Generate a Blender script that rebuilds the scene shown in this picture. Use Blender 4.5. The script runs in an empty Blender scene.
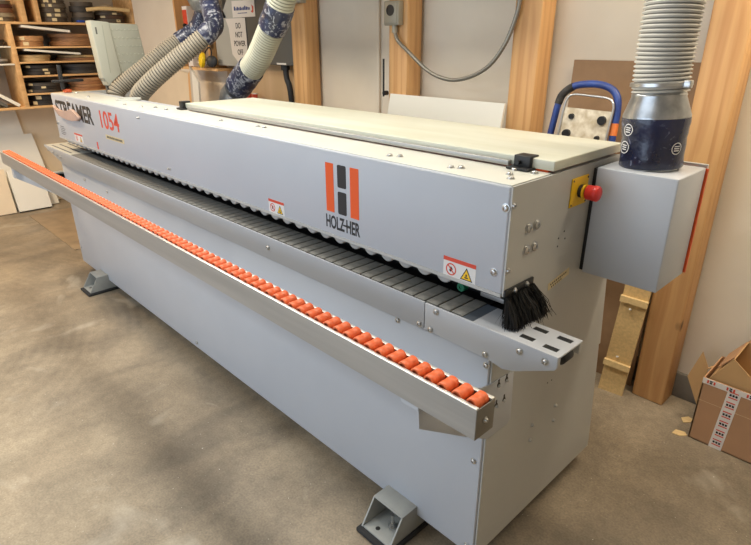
import bpy, bmesh, math, random
from mathutils import Vector, Matrix
random.seed(7)
SC = bpy.context.scene
COL = SC.collection
PI = math.pi

# ------------------------------------------------------------------ materials
def lin(c):
    out = []
    for v in c:
        v = v / 255.0
        out.append(v / 12.92 if v <= 0.04045 else ((v + 0.055) / 1.055) ** 2.4)
    return out + [1.0]

def mat(name, rgb, rough=0.5, metal=0.0, var=0.0, scale=8.0, stretch=(1, 1, 1), rgb2=None,
        bump=0.0, bscale=60.0, spec=0.5, coat=0.0, detail=6.0):
    m = bpy.data.materials.new(name)
    m.use_nodes = True
    nt = m.node_tree
    b = nt.nodes['Principled BSDF']
    b.inputs['Roughness'].default_value = rough
    b.inputs['Metallic'].default_value = metal
    b.inputs['Specular IOR Level'].default_value = spec
    b.inputs['Coat Weight'].default_value = coat
    b.inputs['Base Color'].default_value = lin(rgb)
    tc = nt.nodes.new('ShaderNodeTexCoord')
    mp = nt.nodes.new('ShaderNodeMapping')
    mp.inputs['Scale'].default_value = stretch
    nt.links.new(tc.outputs['Object'], mp.inputs['Vector'])
    if var > 0 or rgb2:
        n = nt.nodes.new('ShaderNodeTexNoise')
        n.inputs['Scale'].default_value = scale
        n.inputs['Detail'].default_value = detail
        nt.links.new(mp.outputs['Vector'], n.inputs['Vector'])
        r = nt.nodes.new('ShaderNodeValToRGB')
        a = lin(rgb)
        if rgb2:
            c2 = lin(rgb2)
        else:
            c2 = [max(0, v * (1 - var)) for v in a[:3]] + [1]
            a = [min(1, v * (1 + var)) for v in a[:3]] + [1]
        r.color_ramp.elements[0].position = 0.35
        r.color_ramp.elements[1].position = 0.65
        r.color_ramp.elements[0].color = c2
        r.color_ramp.elements[1].color = a
        nt.links.new(n.outputs['Fac'], r.inputs['Fac'])
        nt.links.new(r.outputs['Color'], b.inputs['Base Color'])
    if bump > 0:
        n2 = nt.nodes.new('ShaderNodeTexNoise')
        n2.inputs['Scale'].default_value = bscale
        n2.inputs['Detail'].default_value = 3
        nt.links.new(mp.outputs['Vector'], n2.inputs['Vector'])
        bp = nt.nodes.new('ShaderNodeBump')
        bp.inputs['Strength'].default_value = bump
        bp.inputs['Distance'].default_value = 0.004
        nt.links.new(n2.outputs['Fac'], bp.inputs['Height'])
        nt.links.new(bp.outputs['Normal'], b.inputs['Normal'])
    return m

def wood(name, light, dark, axis='z', ring=9.0, rough=0.55, knots=True):
    """Softwood: growth bands stretched along one axis, with a few knots."""
    m = bpy.data.materials.new(name)
    m.use_nodes = True
    nt = m.node_tree
    b = nt.nodes['Principled BSDF']
    b.inputs['Roughness'].default_value = rough
    tc = nt.nodes.new('ShaderNodeTexCoord')
    mp = nt.nodes.new('ShaderNodeMapping')
    st = {'x': (0.05, 1, 1), 'y': (1, 0.05, 1), 'z': (1, 1, 0.05)}[axis]
    mp.inputs['Scale'].default_value = st
    nt.links.new(tc.outputs['Object'], mp.inputs['Vector'])
    w = nt.nodes.new('ShaderNodeTexNoise')
    w.inputs['Scale'].default_value = ring * 1.6
    w.inputs['Detail'].default_value = 5.0
    w.inputs['Distortion'].default_value = 0.8
    nt.links.new(mp.outputs['Vector'], w.inputs['Vector'])
    r = nt.nodes.new('ShaderNodeValToRGB')
    r.color_ramp.elements[0].color = lin(dark)
    r.color_ramp.elements[1].color = lin(light)
    r.color_ramp.elements[0].position = 0.34
    r.color_ramp.elements[1].position = 0.60
    nt.links.new(w.outputs['Fac'], r.inputs['Fac'])
    last = r.outputs['Color']
    if knots:
        v = nt.nodes.new('ShaderNodeTexVoronoi')
        v.inputs['Scale'].default_value = 4.2
        mp2 = nt.nodes.new('ShaderNodeMapping')
        mp2.inputs['Scale'].default_value = {'x': (0.6, 1, 1), 'y': (1, 0.6, 1), 'z': (1, 1, 0.6)}[axis]
        nt.links.new(tc.outputs['Object'], mp2.inputs['Vector'])
        nt.links.new(mp2.outputs['Vector'], v.inputs['Vector'])
        r2 = nt.nodes.new('ShaderNodeValToRGB')
        r2.color_ramp.elements[0].color = (1, 1, 1, 1)
        r2.color_ramp.elements[1].color = (0, 0, 0, 1)
        r2.color_ramp.elements[0].position = 0.05
        r2.color_ramp.elements[1].position = 0.10
        nt.links.new(v.outputs['Distance'], r2.inputs['Fac'])
        mx = nt.nodes.new('ShaderNodeMixRGB')
        mx.inputs[2].default_value = lin([int(c * 0.55) for c in dark])
        nt.links.new(r2.outputs['Color'], mx.inputs[0])
        nt.links.new(last, mx.inputs[1])
        last = mx.outputs['Color']
    nt.links.new(last, b.inputs['Base Color'])
    return m

M = {}
M['paint'] = mat('grey_paint', (178, 182, 188), 0.42, var=0.02, scale=3, bump=0.05, bscale=300)
M['paint_end'] = mat('grey_paint_plate', (176, 176, 172), 0.45, var=0.03, scale=4, bump=0.05, bscale=300)
M['paint_top'] = mat('light_grey_paint', (203, 204, 196), 0.36, var=0.03, scale=5)
M['lid'] = mat('dusty_lid_paint', (205, 206, 192), 0.4, rgb2=(192, 192, 174), scale=3, stretch=(0.6, 3, 3))
M['alu'] = mat('brushed_aluminium', (166, 165, 162), 0.42, 0.55, var=0.08, scale=30, stretch=(0.05, 1, 1))
M['alu_light'] = mat('aluminium_lip', (222, 222, 218), 0.35, 0.7)
M['steel'] = mat('screw_steel', (190, 190, 188), 0.3, 0.9)
M['galv'] = mat('galvanised_steel', (190, 192, 192), 0.3, 0.85, rgb2=(150, 153, 156), scale=22)
M['black'] = mat('black_plastic', (26, 26, 27), 0.5)
M['blackgap'] = mat('dark_machine_interior', (24, 23, 22), 0.8)
M['rubber'] = mat('pad_rubber', (132, 132, 128), 0.75, var=0.12, scale=40)
M['orange'] = mat('orange_polyurethane', (222, 104, 56), 0.45, var=0.06, scale=60)
M['orange_paint'] = mat('orange_vinyl', (222, 84, 16), 0.5)
M['black_vinyl'] = mat('black_vinyl', (28, 30, 32), 0.45)
M['red_vinyl'] = mat('red_vinyl', (205, 70, 45), 0.5)
M['redlet'] = mat('red_lettering', (216, 74, 52), 0.5)
M['white_vinyl'] = mat('white_vinyl', (214, 213, 210), 0.5)
M['yellow'] = mat('yellow_plate', (232, 186, 26), 0.5)
M['estop'] = mat('red_button_plastic', (206, 48, 42), 0.4)
M['bristle'] = mat('black_bristle', (20, 20, 20), 0.6)
M['green'] = mat('green_polyurethane', (32, 120, 86), 0.5)
M['roller'] = mat('pressure_roller_grey', (168, 168, 166), 0.5)
M['bluegrey'] = mat('blue_grey_strip', (84, 92, 102), 0.5)
M['kraft'] = mat('kraft_tape', (206, 190, 150), 0.7, var=0.05, scale=40)
M['ink'] = mat('grey_ink', (70, 66, 60), 0.7)
M['footmetal'] = mat('foot_grey_paint', (152, 154, 150), 0.5, var=0.06, scale=18)
M['pad'] = mat('black_rubber_foot', (38, 38, 38), 0.8)
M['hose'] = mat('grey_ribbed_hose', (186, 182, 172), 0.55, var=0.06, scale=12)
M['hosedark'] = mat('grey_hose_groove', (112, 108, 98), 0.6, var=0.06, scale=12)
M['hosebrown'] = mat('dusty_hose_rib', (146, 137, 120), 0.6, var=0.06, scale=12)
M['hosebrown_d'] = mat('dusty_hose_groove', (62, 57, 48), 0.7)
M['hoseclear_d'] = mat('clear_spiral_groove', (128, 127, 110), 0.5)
M['hoseclear'] = mat('clear_grey_spiral_hose', (176, 174, 154), 0.42, var=0.08, scale=8)
M['pine'] = wood('pine_post', (212, 166, 112), (194, 144, 92), 'z', 16)
M['pine_h'] = wood('pine_board_edge', (214, 174, 122), (192, 150, 100), 'y', 10, knots=False)
M['ply'] = wood('pale_plywood', (206, 178, 142), (188, 158, 120), 'z', 3, knots=False)
M['mdf'] = mat('chipboard', (204, 174, 122), 0.8, var=0.1, scale=90)
M['mdf_lite'] = mat('chipboard_cleat', (216, 188, 136), 0.8, var=0.06, scale=60)
M['hardboard'] = mat('brown_hardboard', (146, 116, 86), 0.75, var=0.05, scale=20)
M['white_mel'] = mat('white_melamine', (224, 222, 212), 0.45)
M['cream_board'] = mat('cream_board', (222, 205, 178), 0.6, var=0.03, scale=5)
M['grey_mel'] = mat('grey_side_panel', (190, 182, 170), 0.6)
M['lightgrey_box'] = mat('light_grey_enclosure', (176, 176, 168), 0.5)
M['dark_box'] = mat('dark_grey_enclosure', (92, 90, 84), 0.5)
M['term'] = mat('terminal_grey', (182, 182, 166), 0.5)
M['term_dark'] = mat('terminal_cover_grey', (166, 166, 150), 0.5)
M['paper'] = mat('white_paper', (222, 216, 208), 0.8)
M['paper_ink'] = mat('black_ink', (50, 46, 44), 0.8)
M['blue_ink'] = mat('blue_ink', (52, 66, 120), 0.8)
M['cardboard'] = mat('cardboard', (176, 134, 98), 0.85, var=0.05, scale=6)
M['cardboard_in'] = mat('cardboard_inside', (190, 152, 104), 0.85, var=0.05, scale=6)
M['cardboard_edge'] = mat('cardboard_edge', (200, 172, 132), 0.9, var=0.1, scale=60)
M['packtape'] = mat('white_packing_tape', (222, 214, 206), 0.35)
M['blue_tube'] = mat('blue_ladder_paint', (44, 74, 148), 0.45, rgb2=(32, 52, 112), scale=14)
M['ladder_tape'] = mat('dark_grip_tape', (60, 58, 56), 0.8, rgb2=(36, 35, 36), scale=40)
M['step'] = mat('paint_spattered_step', (222, 214, 196), 0.7, rgb2=(186, 172, 146), scale=30)
M['conduit'] = mat('metal_clad_cable', (140, 136, 126), 0.4, 0.6)
M['outlet'] = mat('grey_outlet_box', (160, 154, 138), 0.5, 0.3)
M['tan'] = mat('tan_wood', (184, 156, 140), 0.6, var=0.05, scale=20)
M['clamp_orange'] = mat('orange_clamp_pad', (196, 84, 42), 0.5)
M['earmuff'] = mat('yellow_plastic', (236, 198, 28), 0.45)
M['cable'] = mat('black_cable', (34, 34, 36), 0.6)

def tape_mat(p0=.53, p1=.62, light=(164, 166, 172), base=(40, 46, 74), rough=.35):
    """Dark blue shrink tape with creased highlights and pale printed blotches."""
    m = mat('dark_blue_duct_tape', base, rough, rgb2=tuple(int(c * .68) for c in base), scale=10, bump=0.8, bscale=28, coat=0.2)
    nt = m.node_tree
    b = nt.nodes['Principled BSDF']
    src = b.inputs['Base Color'].links[0].from_socket
    tc = nt.nodes.new('ShaderNodeTexCoord')
    n = nt.nodes.new('ShaderNodeTexNoise')
    n.inputs['Scale'].default_value = 26
    n.inputs['Detail'].default_value = 8
    n.inputs['Distortion'].default_value = 1.8
    nt.links.new(tc.outputs['Object'], n.inputs['Vector'])
    r = nt.nodes.new('ShaderNodeValToRGB')
    r.color_ramp.elements[0].position = p0
    r.color_ramp.elements[1].position = p1
    r.color_ramp.elements[0].color = (0, 0, 0, 1)
    r.color_ramp.elements[1].color = (.75, .75, .75, 1)
    nt.links.new(n.outputs['Fac'], r.inputs['Fac'])
    mx = nt.nodes.new('ShaderNodeMixRGB')
    mx.inputs[2].default_value = lin(light)
    nt.links.new(r.outputs['Color'], mx.inputs[0])
    nt.links.new(src, mx.inputs[1])
    nt.links.new(mx.outputs['Color'], b.inputs['Base Color'])
    return m
M['tape'] = tape_mat()
M['tape_clean'] = tape_mat(.63, .70, (120, 126, 150), (34, 40, 72), .27)

def concrete():
    m = bpy.data.materials.new('worn_concrete_floor')
    m.use_nodes = True
    nt = m.node_tree
    b = nt.nodes['Principled BSDF']
    tc = nt.nodes.new('ShaderNodeTexCoord')
    def noise(scale, detail, dist=0.0, st=(1, 1, 1), rot=0):
        mp = nt.nodes.new('ShaderNodeMapping')
        mp.inputs['Scale'].default_value = st
        mp.inputs['Rotation'].default_value = (0, 0, rot)
        nt.links.new(tc.outputs['Object'], mp.inputs['Vector'])
        n = nt.nodes.new('ShaderNodeTexNoise')
        n.inputs['Scale'].default_value = scale
        n.inputs['Detail'].default_value = detail
        n.inputs['Distortion'].default_value = dist
        nt.links.new(mp.outputs['Vector'], n.inputs['Vector'])
        return n.outputs['Fac']
    def ramp(src, p0, c0, p1, c1):
        r = nt.nodes.new('ShaderNodeValToRGB')
        r.color_ramp.elements[0].position = p0
        r.color_ramp.elements[1].position = p1
        r.color_ramp.elements[0].color = c0
        r.color_ramp.elements[1].color = c1
        nt.links.new(src, r.inputs['Fac'])
        return r.outputs['Color']
    def mix(f, a, c, mode='MIX', val=None):
        x = nt.nodes.new('ShaderNodeMixRGB')
        x.blend_type = mode
        if f is None: x.inputs[0].default_value = val
        else: nt.links.new(f, x.inputs[0])
        nt.links.new(a, x.inputs[1])
        if isinstance(c, (list, tuple)): x.inputs[2].default_value = c
        else: nt.links.new(c, x.inputs[2])
        return x.outputs['Color']
    base = ramp(noise(1.1, 6, 0.8), 0.35, lin((132, 121, 104)), 0.66, lin((172, 158, 136)))
    g1 = (0.72, 0.72, 0.73, 1); g2 = (1.10, 1.09, 1.07, 1)
    base = mix(None, base, ramp(noise(2.6, 8, 1.6, (1, .45, 1), .5), 0.36, g1, 0.62, g2), 'MULTIPLY', 0.75)
    base = mix(None, base, ramp(noise(26, 8), 0.3, (.80, .80, .80, 1), 0.7, (1.1, 1.1, 1.1, 1)), 'MULTIPLY', 0.7)
    base = mix(None, base, ramp(noise(120, 4), 0.3, (.74, .74, .74, 1), 0.7, (1.18, 1.18, 1.18, 1)), 'MULTIPLY', 0.8)
    base = mix(ramp(noise(6.5, 6, 0.4), 0.60, (0, 0, 0, 1), 0.72, (.26, .26, .26, 1)), base, lin((100, 92, 80)))
    # worn lane along the machine: sealed dark concrete with a flaked edge to the bare pale slab
    sx = nt.nodes.new('ShaderNodeSeparateXYZ')
    nt.links.new(tc.outputs['Object'], sx.inputs[0])
    def math_(op, a, b):
        x = nt.nodes.new('ShaderNodeMath'); x.operation = op
        for i, v in enumerate((a, b)):
            if isinstance(v, (int, float)): x.inputs[i].default_value = v
            else: nt.links.new(v, x.inputs[i])
        return x.outputs[0]
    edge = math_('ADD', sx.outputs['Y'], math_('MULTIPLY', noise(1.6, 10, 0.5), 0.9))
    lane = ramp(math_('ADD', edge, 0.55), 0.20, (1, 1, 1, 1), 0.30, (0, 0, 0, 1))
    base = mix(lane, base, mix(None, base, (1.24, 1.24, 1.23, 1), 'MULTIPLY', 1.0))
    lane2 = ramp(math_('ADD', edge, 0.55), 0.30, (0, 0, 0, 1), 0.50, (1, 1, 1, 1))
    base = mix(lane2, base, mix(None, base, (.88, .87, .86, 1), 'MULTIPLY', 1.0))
    # pale flaked patches and white specks
    base = mix(ramp(noise(3.2, 10, 0.6), 0.62, (0, 0, 0, 1), 0.70, (.35, .35, .35, 1)), base, lin((196, 187, 170)))
    base = mix(ramp(noise(95, 2), 0.73, (0, 0, 0, 1), 0.77, (.8, .8, .8, 1)), base, lin((222, 216, 204)))
    # trowel arcs
    w = nt.nodes.new('ShaderNodeTexWave')
    w.wave_type = 'RINGS'
    w.rings_direction = 'Z'
    mp = nt.nodes.new('ShaderNodeMapping')
    mp.inputs['Location'].default_value = (3.3, 1.9, 0)
    nt.links.new(tc.outputs['Object'], mp.inputs['Vector'])
    nt.links.new(mp.outputs['Vector'], w.inputs['Vector'])
    w.inputs['Scale'].default_value = 5.0
    w.inputs['Distortion'].default_value = 2.5
    w.inputs['Detail'].default_value = 4
    arcs = ramp(w.outputs['Fac'], 0.2, (.90, .90, .90, 1), 0.8, (1.08, 1.08, 1.08, 1))
    mask = ramp(noise(0.9, 3), 0.48, (0, 0, 0, 1), 0.62, (.7, .7, .7, 1))
    base = mix(mask, base, mix(None, base, arcs, 'MULTIPLY', 1.0))
    nt.links.new(base, b.inputs['Base Color'])
    rr = ramp(noise(3.0, 6), 0.3, (.38, .38, .38, 1), 0.7, (.62, .62, .62, 1))
    nt.links.new(rr, b.inputs['Roughness'])
    bp = nt.nodes.new('ShaderNodeBump')
    bp.inputs['Strength'].default_value = 0.12
    bp.inputs['Distance'].default_value = 0.004
    nt.links.new(noise(50, 6), bp.inputs['Height'])
    nt.links.new(bp.outputs['Normal'], b.inputs['Normal'])
    return m
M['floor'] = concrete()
M['floor_sheet'] = mat('brown_floor_sheet', (150, 130, 102), 0.6, rgb2=(132, 113, 88), scale=7, bump=0.1)
M['wall'] = mat('painted_plaster', (224, 214, 197), 0.75, rgb2=(216, 205, 187), scale=2.2, bump=0.06, bscale=40)
M['wall_tan'] = mat('tan_plywood_wall', (204, 184, 152), 0.7, rgb2=(194, 172, 138), scale=1.6, stretch=(1, 1, 0.4))
M['curb'] = mat('grey_concrete_curb', (118, 112, 102), 0.8, var=0.12, scale=14)
M['ceil'] = mat('white_ceiling', (222, 218, 208), 0.8)
M['lamp_body'] = mat('lamp_white_enamel', (235, 235, 232), 0.4)

# ------------------------------------------------------------------ geometry
class B:
    def __init__(s):
        s.bm = bmesh.new()
        s.mi = 0
    def _add(s, verts, faces):
        vs = [s.bm.verts.new(v) for v in verts]
        for f in faces:
            try: s.bm.faces.new([vs[i] for i in f])
            except ValueError: pass
        return vs
    def box(s, x0, x1, y0, y1, z0, z1, bev=0.0, seg=2, mtx=None):
        t = bmesh.new()
        vs = [t.verts.new((x, y, z)) for x in (x0, x1) for y in (y0, y1) for z in (z0, z1)]
        for f in ((0, 1, 3, 2), (4, 6, 7, 5), (0, 4, 5, 1), (2, 3, 7, 6), (0, 2, 6, 4), (1, 5, 7, 3)):
            t.faces.new([vs[i] for i in f])
        if bev: bmesh.ops.bevel(t, geom=t.edges[:], offset=bev, segments=seg, profile=0.5, affect='EDGES')
        s.merge(t, mtx)
        return s
    def merge(s, t, mtx=None, smooth=False):
        for f in t.faces: f.smooth = smooth
        if mtx is not None: bmesh.ops.transform(t, matrix=mtx, verts=t.verts[:])
        bmesh.ops.recalc_face_normals(t, faces=t.faces[:])
        for f in t.faces: f.material_index = s.mi
        me = bpy.data.meshes.new('tmp')
        t.to_mesh(me); t.free()
        s.bm.from_mesh(me)
        bpy.data.meshes.remove(me)
    def prism(s, poly, axis, a, b, bev=0.0, mtx=None):
        """poly of 2-D points extruded along axis; x: (y,z), y: (x,z), z: (x,y)"""
        t = bmesh.new()
        def P(p, v):
            return {'x': (v, p[0], p[1]), 'y': (p[0], v, p[1]), 'z': (p[0], p[1], v)}[axis]
        A = [t.verts.new(P(p, a)) for p in poly]
        C = [t.verts.new(P(p, b)) for p in poly]
        n = len(poly)
        t.faces.new(A); t.faces.new(C[::-1])
        for i in range(n):
            t.faces.new((A[i], C[i], C[(i + 1) % n], A[(i + 1) % n]))
        if bev: bmesh.ops.bevel(t, geom=t.edges[:], offset=bev, segments=2, profile=0.5, affect='EDGES')
        s.merge(t, mtx)
        return s
    def lathe(s, prof, c, d, seg=24, cap=True):
        """prof: (radius, distance along d) from point c"""
        d = Vector(d).normalized()
        u = d.orthogonal().normalized(); w = d.cross(u)
        c = Vector(c)
        t = bmesh.new()
        rings = []
        for r, h in prof:
            if r < 1e-6: rings.append([t.verts.new(c + d * h)])
            else: rings.append([t.verts.new(c + d * h + (u * math.cos(2 * PI * k / seg) + w * math.sin(2 * PI * k / seg)) * r) for k in range(seg)])
        for a, b in zip(rings, rings[1:]):
            for k in range(seg):
                k2 = (k + 1) % seg
                q = [a[k % len(a)], a[k2 % len(a)], b[k2 % len(b)], b[k % len(b)]]
                q2 = []
                for v in q:
                    if v not in q2: q2.append(v)
                if len(q2) > 2:
                    try: t.faces.new(q2)
                    except ValueError: pass
        if cap:
            for rg in (rings[0], rings[-1]):
                if len(rg) > 2: t.faces.new(rg)
        s.merge(t, None, True)
        return s
    def cyl(s, p0, p1, r, seg=20, bev=0.0):
        d = Vector(p1) - Vector(p0); L = d.length
        if bev: prof = [(r - bev, 0), (r, bev), (r, L - bev), (r - bev, L)]
        else: prof = [(r, 0), (r, L)]
        return s.lathe(prof, p0, d, seg)
    def tube(s, pts, rad, seg=16, cap=True, stripe=None):
        """pts: Vectors; rad: float or list"""
        pts = [Vector(p) for p in pts]
        n = len(pts)
        if not isinstance(rad, (list, tuple)): rad = [rad] * n
        t = bmesh.new()
        tan = []
        for i in range(n):
            a = pts[max(i - 1, 0)]; b = pts[min(i + 1, n - 1)]
            tan.append((b - a).normalized())
        u = tan[0].orthogonal().normalized()
        rings = []
        for i in range(n):
            u = (u - tan[i] * u.dot(tan[i])).normalized()
            w = tan[i].cross(u)
            rings.append([t.verts.new(pts[i] + (u * math.cos(2 * PI * k / seg) + w * math.sin(2 * PI * k / seg)) * rad[i]) for k in range(seg)])
        groove = []
        for i, (a, b) in enumerate(zip(rings, rings[1:])):
            for k in range(seg):
                f = t.faces.new((a[k], a[(k + 1) % seg], b[(k + 1) % seg], b[k]))
                if stripe and stripe(i): groove.append(f)
        if cap:
            t.faces.new(rings[0]); t.faces.new(rings[-1])
        s.stripes(t, groove)
        return s
    def stripes(s, t, groove):
        t.faces.index_update()
        base = len(s.bm.faces)
        idx = [f.index for f in groove]
        s.merge(t, None, True)
        s.bm.faces.ensure_lookup_table()
        for i in idx: s.bm.faces[base + i].material_index = 1
    def quadslab(s, p, th):
        """four 3-D corners, thickened by th along the face normal"""
        p = [Vector(q) for q in p]
        n = (p[1] - p[0]).cross(p[3] - p[0]).normalized() * th
        t = bmesh.new()
        A = [t.verts.new(q) for q in p]; C = [t.verts.new(q + n) for q in p]
        k = len(p)
        t.faces.new(A); t.faces.new(C[::-1])
        for i in range(k): t.faces.new((A[i], C[i], C[(i + 1) % k], A[(i + 1) % k]))
        s.merge(t)
        return s

def bez(pts, n=60):
    """smooth path through points (Catmull-Rom)"""
    P = [Vector(p) for p in pts]
    P = [P[0] * 2 - P[1]] + P + [P[-1] * 2 - P[-2]]
    out = []
    seg = len(P) - 3
    for i in range(n + 1):
        t = i / n * seg
        k = min(int(t), seg - 1); f = t - k
        a, b, c, d = P[k:k + 4]
        out.append(0.5 * ((2 * b) + (c - a) * f + (2 * a - 5 * b + 4 * c - d) * f * f + (-a + 3 * b - 3 * c + d) * f ** 3))
    return out

def resample(path, step):
    out = [path[0]]; acc = 0.0
    for a, b in zip(path, path[1:]):
        L = (b - a).length; pos = step - acc
        while pos <= L:
            out.append(a + (b - a) * (pos / L)); pos += step
        acc = (acc + L) % step if L else acc
    return out

def root_loc(p):
    v = Vector((0, 0, 0))
    while p is not None:
        v += p.location; p = p.parent
    return v

def obj(name, b, m, parent=None, loc=None, label=None, smooth=46, local=False):
    """link a B as ONE mesh object; vertices are given in world coordinates unless local"""
    me = bpy.data.meshes.new(name)
    bm = b.bm if isinstance(b, B) else b
    base = root_loc(parent)
    l = Vector(loc) if loc is not None else Vector((0, 0, 0))
    off = base + (l if loc is not None else Vector((0, 0, 0)))
    if not local: bmesh.ops.translate(bm, vec=-off, verts=bm.verts[:])
    bm.to_mesh(me); bm.free()
    me.set_sharp_from_angle(angle=math.radians(smooth))
    ms = m if isinstance(m, (list, tuple)) else [m]
    for x in ms: me.materials.append(x)
    o = bpy.data.objects.new(name, me)
    COL.objects.link(o)
    o.location = l
    if parent is not None: o.parent = parent
    if label: o['label'] = label
    return o

def thing(name, label, cat, loc=(0, 0, 0), group=None):
    o = bpy.data.objects.new(name, None)
    o.empty_display_size = 0.05
    COL.objects.link(o)
    o.location = loc
    o['label'] = label; o['category'] = cat
    if group: o['group'] = group
    return o

def tag(o, label, cat, group=None):
    o['label'] = label; o['category'] = cat
    if group: o['group'] = group
    return o

def struct(name, b, m, label=None):
    o = obj(name, b, m)
    o['kind'] = 'structure'
    if label: o['label'] = label
    return o

def dup(o, parent, loc):
    c = o.copy(); COL.objects.link(c); c.parent = parent; c.location = loc
    return c

def text_mesh(name, s, m, parent, size, origin, right, up, wscale=1.0, ext=0.0006, align='LEFT', bold=0.0):
    """lettering as a mesh lying in the plane (right, up)"""
    cu = bpy.data.curves.new(name, 'FONT')
    cu.body = s; cu.size = size; cu.extrude = ext; cu.align_x = align
    cu.offset = bold
    tmp = bpy.data.objects.new('tmp_text', cu)
    COL.objects.link(tmp)
    bpy.context.view_layer.update()
    me = bpy.data.meshes.new_from_object(tmp.evaluated_get(bpy.context.evaluated_depsgraph_get()))
    bpy.data.objects.remove(tmp); bpy.data.curves.remove(cu)
    r = Vector(right).normalized(); u = Vector(up).normalized(); n = r.cross(u)
    base = root_loc(parent)
    for v in me.vertices:
        p = Vector(origin) + r * (v.co.x * wscale) + u * v.co.y + n * v.co.z
        v.co = p - base
    me.materials.clear(); me.materials.append(m)
    me.name = name
    o = bpy.data.objects.new(name, me)
    COL.objects.link(o)
    if parent is not None: o.parent = parent
    return o

# ------------------------------------------------------------------ setting
XL, XR, YB, YF, ZC = -6.4, 3.2, 1.55, -4.6, 2.75
struct('floor', B().box(XL - .1, XR + .1, YF - .1, YB + .1, -0.1, 0), M['floor'])
struct('wall_back', B().box(XL - .1, XR + .1, YB, YB + .1, 0, ZC), M['wall'])
struct('wall_left', B().box(XL - .1, XL, YF, YB, 0, ZC), M['wall_tan'])
struct('wall_right', B().box(XR, XR + .1, YF, YB, 0, ZC), M['wall'])
w = B()
w.box(XL, -4.9, YF - .1, YF, 0, ZC); w.box(0.6, XR, YF - .1, YF, 0, ZC); w.box(-4.9, 0.6, YF - .1, YF, 2.45, ZC)
struct('wall_front', w, M['wall'])
struct('ceiling', B().box(XL - .1, XR + .1, YF - .1, YB + .1, ZC, ZC + .1), M['ceil'])
struct('baseboard_back', B().box(XL, XR, YB - .02, YB, 0, 0.135, 0.004), M['curb'])

# posts against the back wall
posts = [(-2.815, -2.66, 'pine post behind the dark electrical box, furthest from the box with the hose'),
         (-1.825, -1.675, 'pine post behind the machine carrying the grey outlet box'),
         (-0.955, -0.805, 'pine post behind the machine where the curved grey cable ends, left of the step ladder'),
         (-0.068, 0.080, 'thick pine post standing on the floor right of the chipboard strip')]
for x0, x1, lab in posts:
    o = obj('wooden_post', B().box(x0, x1, 1.40, YB - .021, 0, ZC, 0.006), M['pine'], loc=((x0 + x1) / 2, 1.47, 0))
    tag(o, lab, 'post', 'pine posts along the back wall')

# ------------------------------------------------------------------ the edge bander
X0 = -3.77
mach = thing('edge_banding_machine', 'long light grey edge banding machine with orange roller rail, standing on the concrete floor', 'machine', (-1.88, 0.3, 0))
# lower cabinet and end plate
obj('base_cabinet', B().prism([(-.028, .08), (.765, .08), (.765, .12), (.685, .86), (-.028, .86)], 'x', X0, -.006, 0.004), M['paint'], mach)
b = B().prism([(-.02, .08), (.768, .08), (.768, .12), (.705, .58), (.700, .60), (.712, .60), (.672, .86), (.632, 1.12), (.607, 1.33),
               (.002, 1.33), (.002, 1.028), (.14, 1.028), (.14, .93), (-.02, .93)], 'x', -.005, 0.0)
base_end = obj('end_plate', b, M['paint_end'], mach)
obj('end_plate', B().prism([(-.02, .08), (.768, .08), (.672, .86), (.607, 1.33), (.002, 1.33), (.002, 1.028), (.2, 1.028), (.2, .93), (-.02, .93)], 'x', X0 - .005, X0), M['paint_end'], mach)
obj('rear_column', B().box(X0 + .02, -.02, .26, .58, .86, 1.03), M['blackgap'], mach)
obj('inner_beam', B().box(X0 + .02, -.01, .15, .26, .86, 1.03), M['blackgap'], mach)
# hood
hood = obj('hood', B().prism([(0, 1.026), (0, 1.33), (.26, 1.33), (.26, 1.026)], 'x', X0, -.0055, 0.006), M['paint'], mach)
obj('hood_rear', B().box(-2.10, -.0055, .2605, .605, 1.03, 1.3295, .002), M['paint'], mach)
obj('rear_deck', B().box(X0, -2.1005, .2605, .605, 1.03, 1.12, .002), M['paint'], mach)
obj('hood_top_plate', B().box(X0 + .006, -.008, .006, .20, 1.3295, 1.3325, 0.001), M['paint_top'], mach)
obj('hood_lip', B().box(X0, -.006, -.003, .004, 1.026, 1.036), M['paint_end'], mach)
# top lid
lid = obj('top_lid', B().box(-2.13, 0.0, .195, .61, 1.338, 1.366, 0.003), M['lid'], mach)
obj('lid_seal', B().box(-2.09, -.02, .2005, .60, 1.3322, 1.3385), M['orange_paint'], mach, label='thin orange seal under the lid')
obj('lid_rail', B().box(-2.08, -.135, .180, .196, 1.337, 1.352, 0.002), M['alu'], mach, label='aluminium rail along the lid edge')
b = B().box(-.128, -.058, .158, .205, 1.334, 1.340, .001).box(-.118, -.066, .180, .196, 1.338, 1.370, .002).box(-.118, -.066, .180, .225, 1.366, 1.371, .002)
b.cyl((-.10, .180, 1.352), (-.10, .168, 1.352), .006)
obj('lid_latch', b, M['black'], mach, label='black lid latch at the near corner')
b = B().box(-2.175, -2.115, .165, .20, 1.334, 1.342, .001).box(-2.165, -2.125, .178, .196, 1.338, 1.373, .002).box(-2.165, -2.125, .178, .225, 1.366, 1.374, .002)
obj('lid_latch', b, M['black'], mach, label='black lid latch at the far corner')

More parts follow.
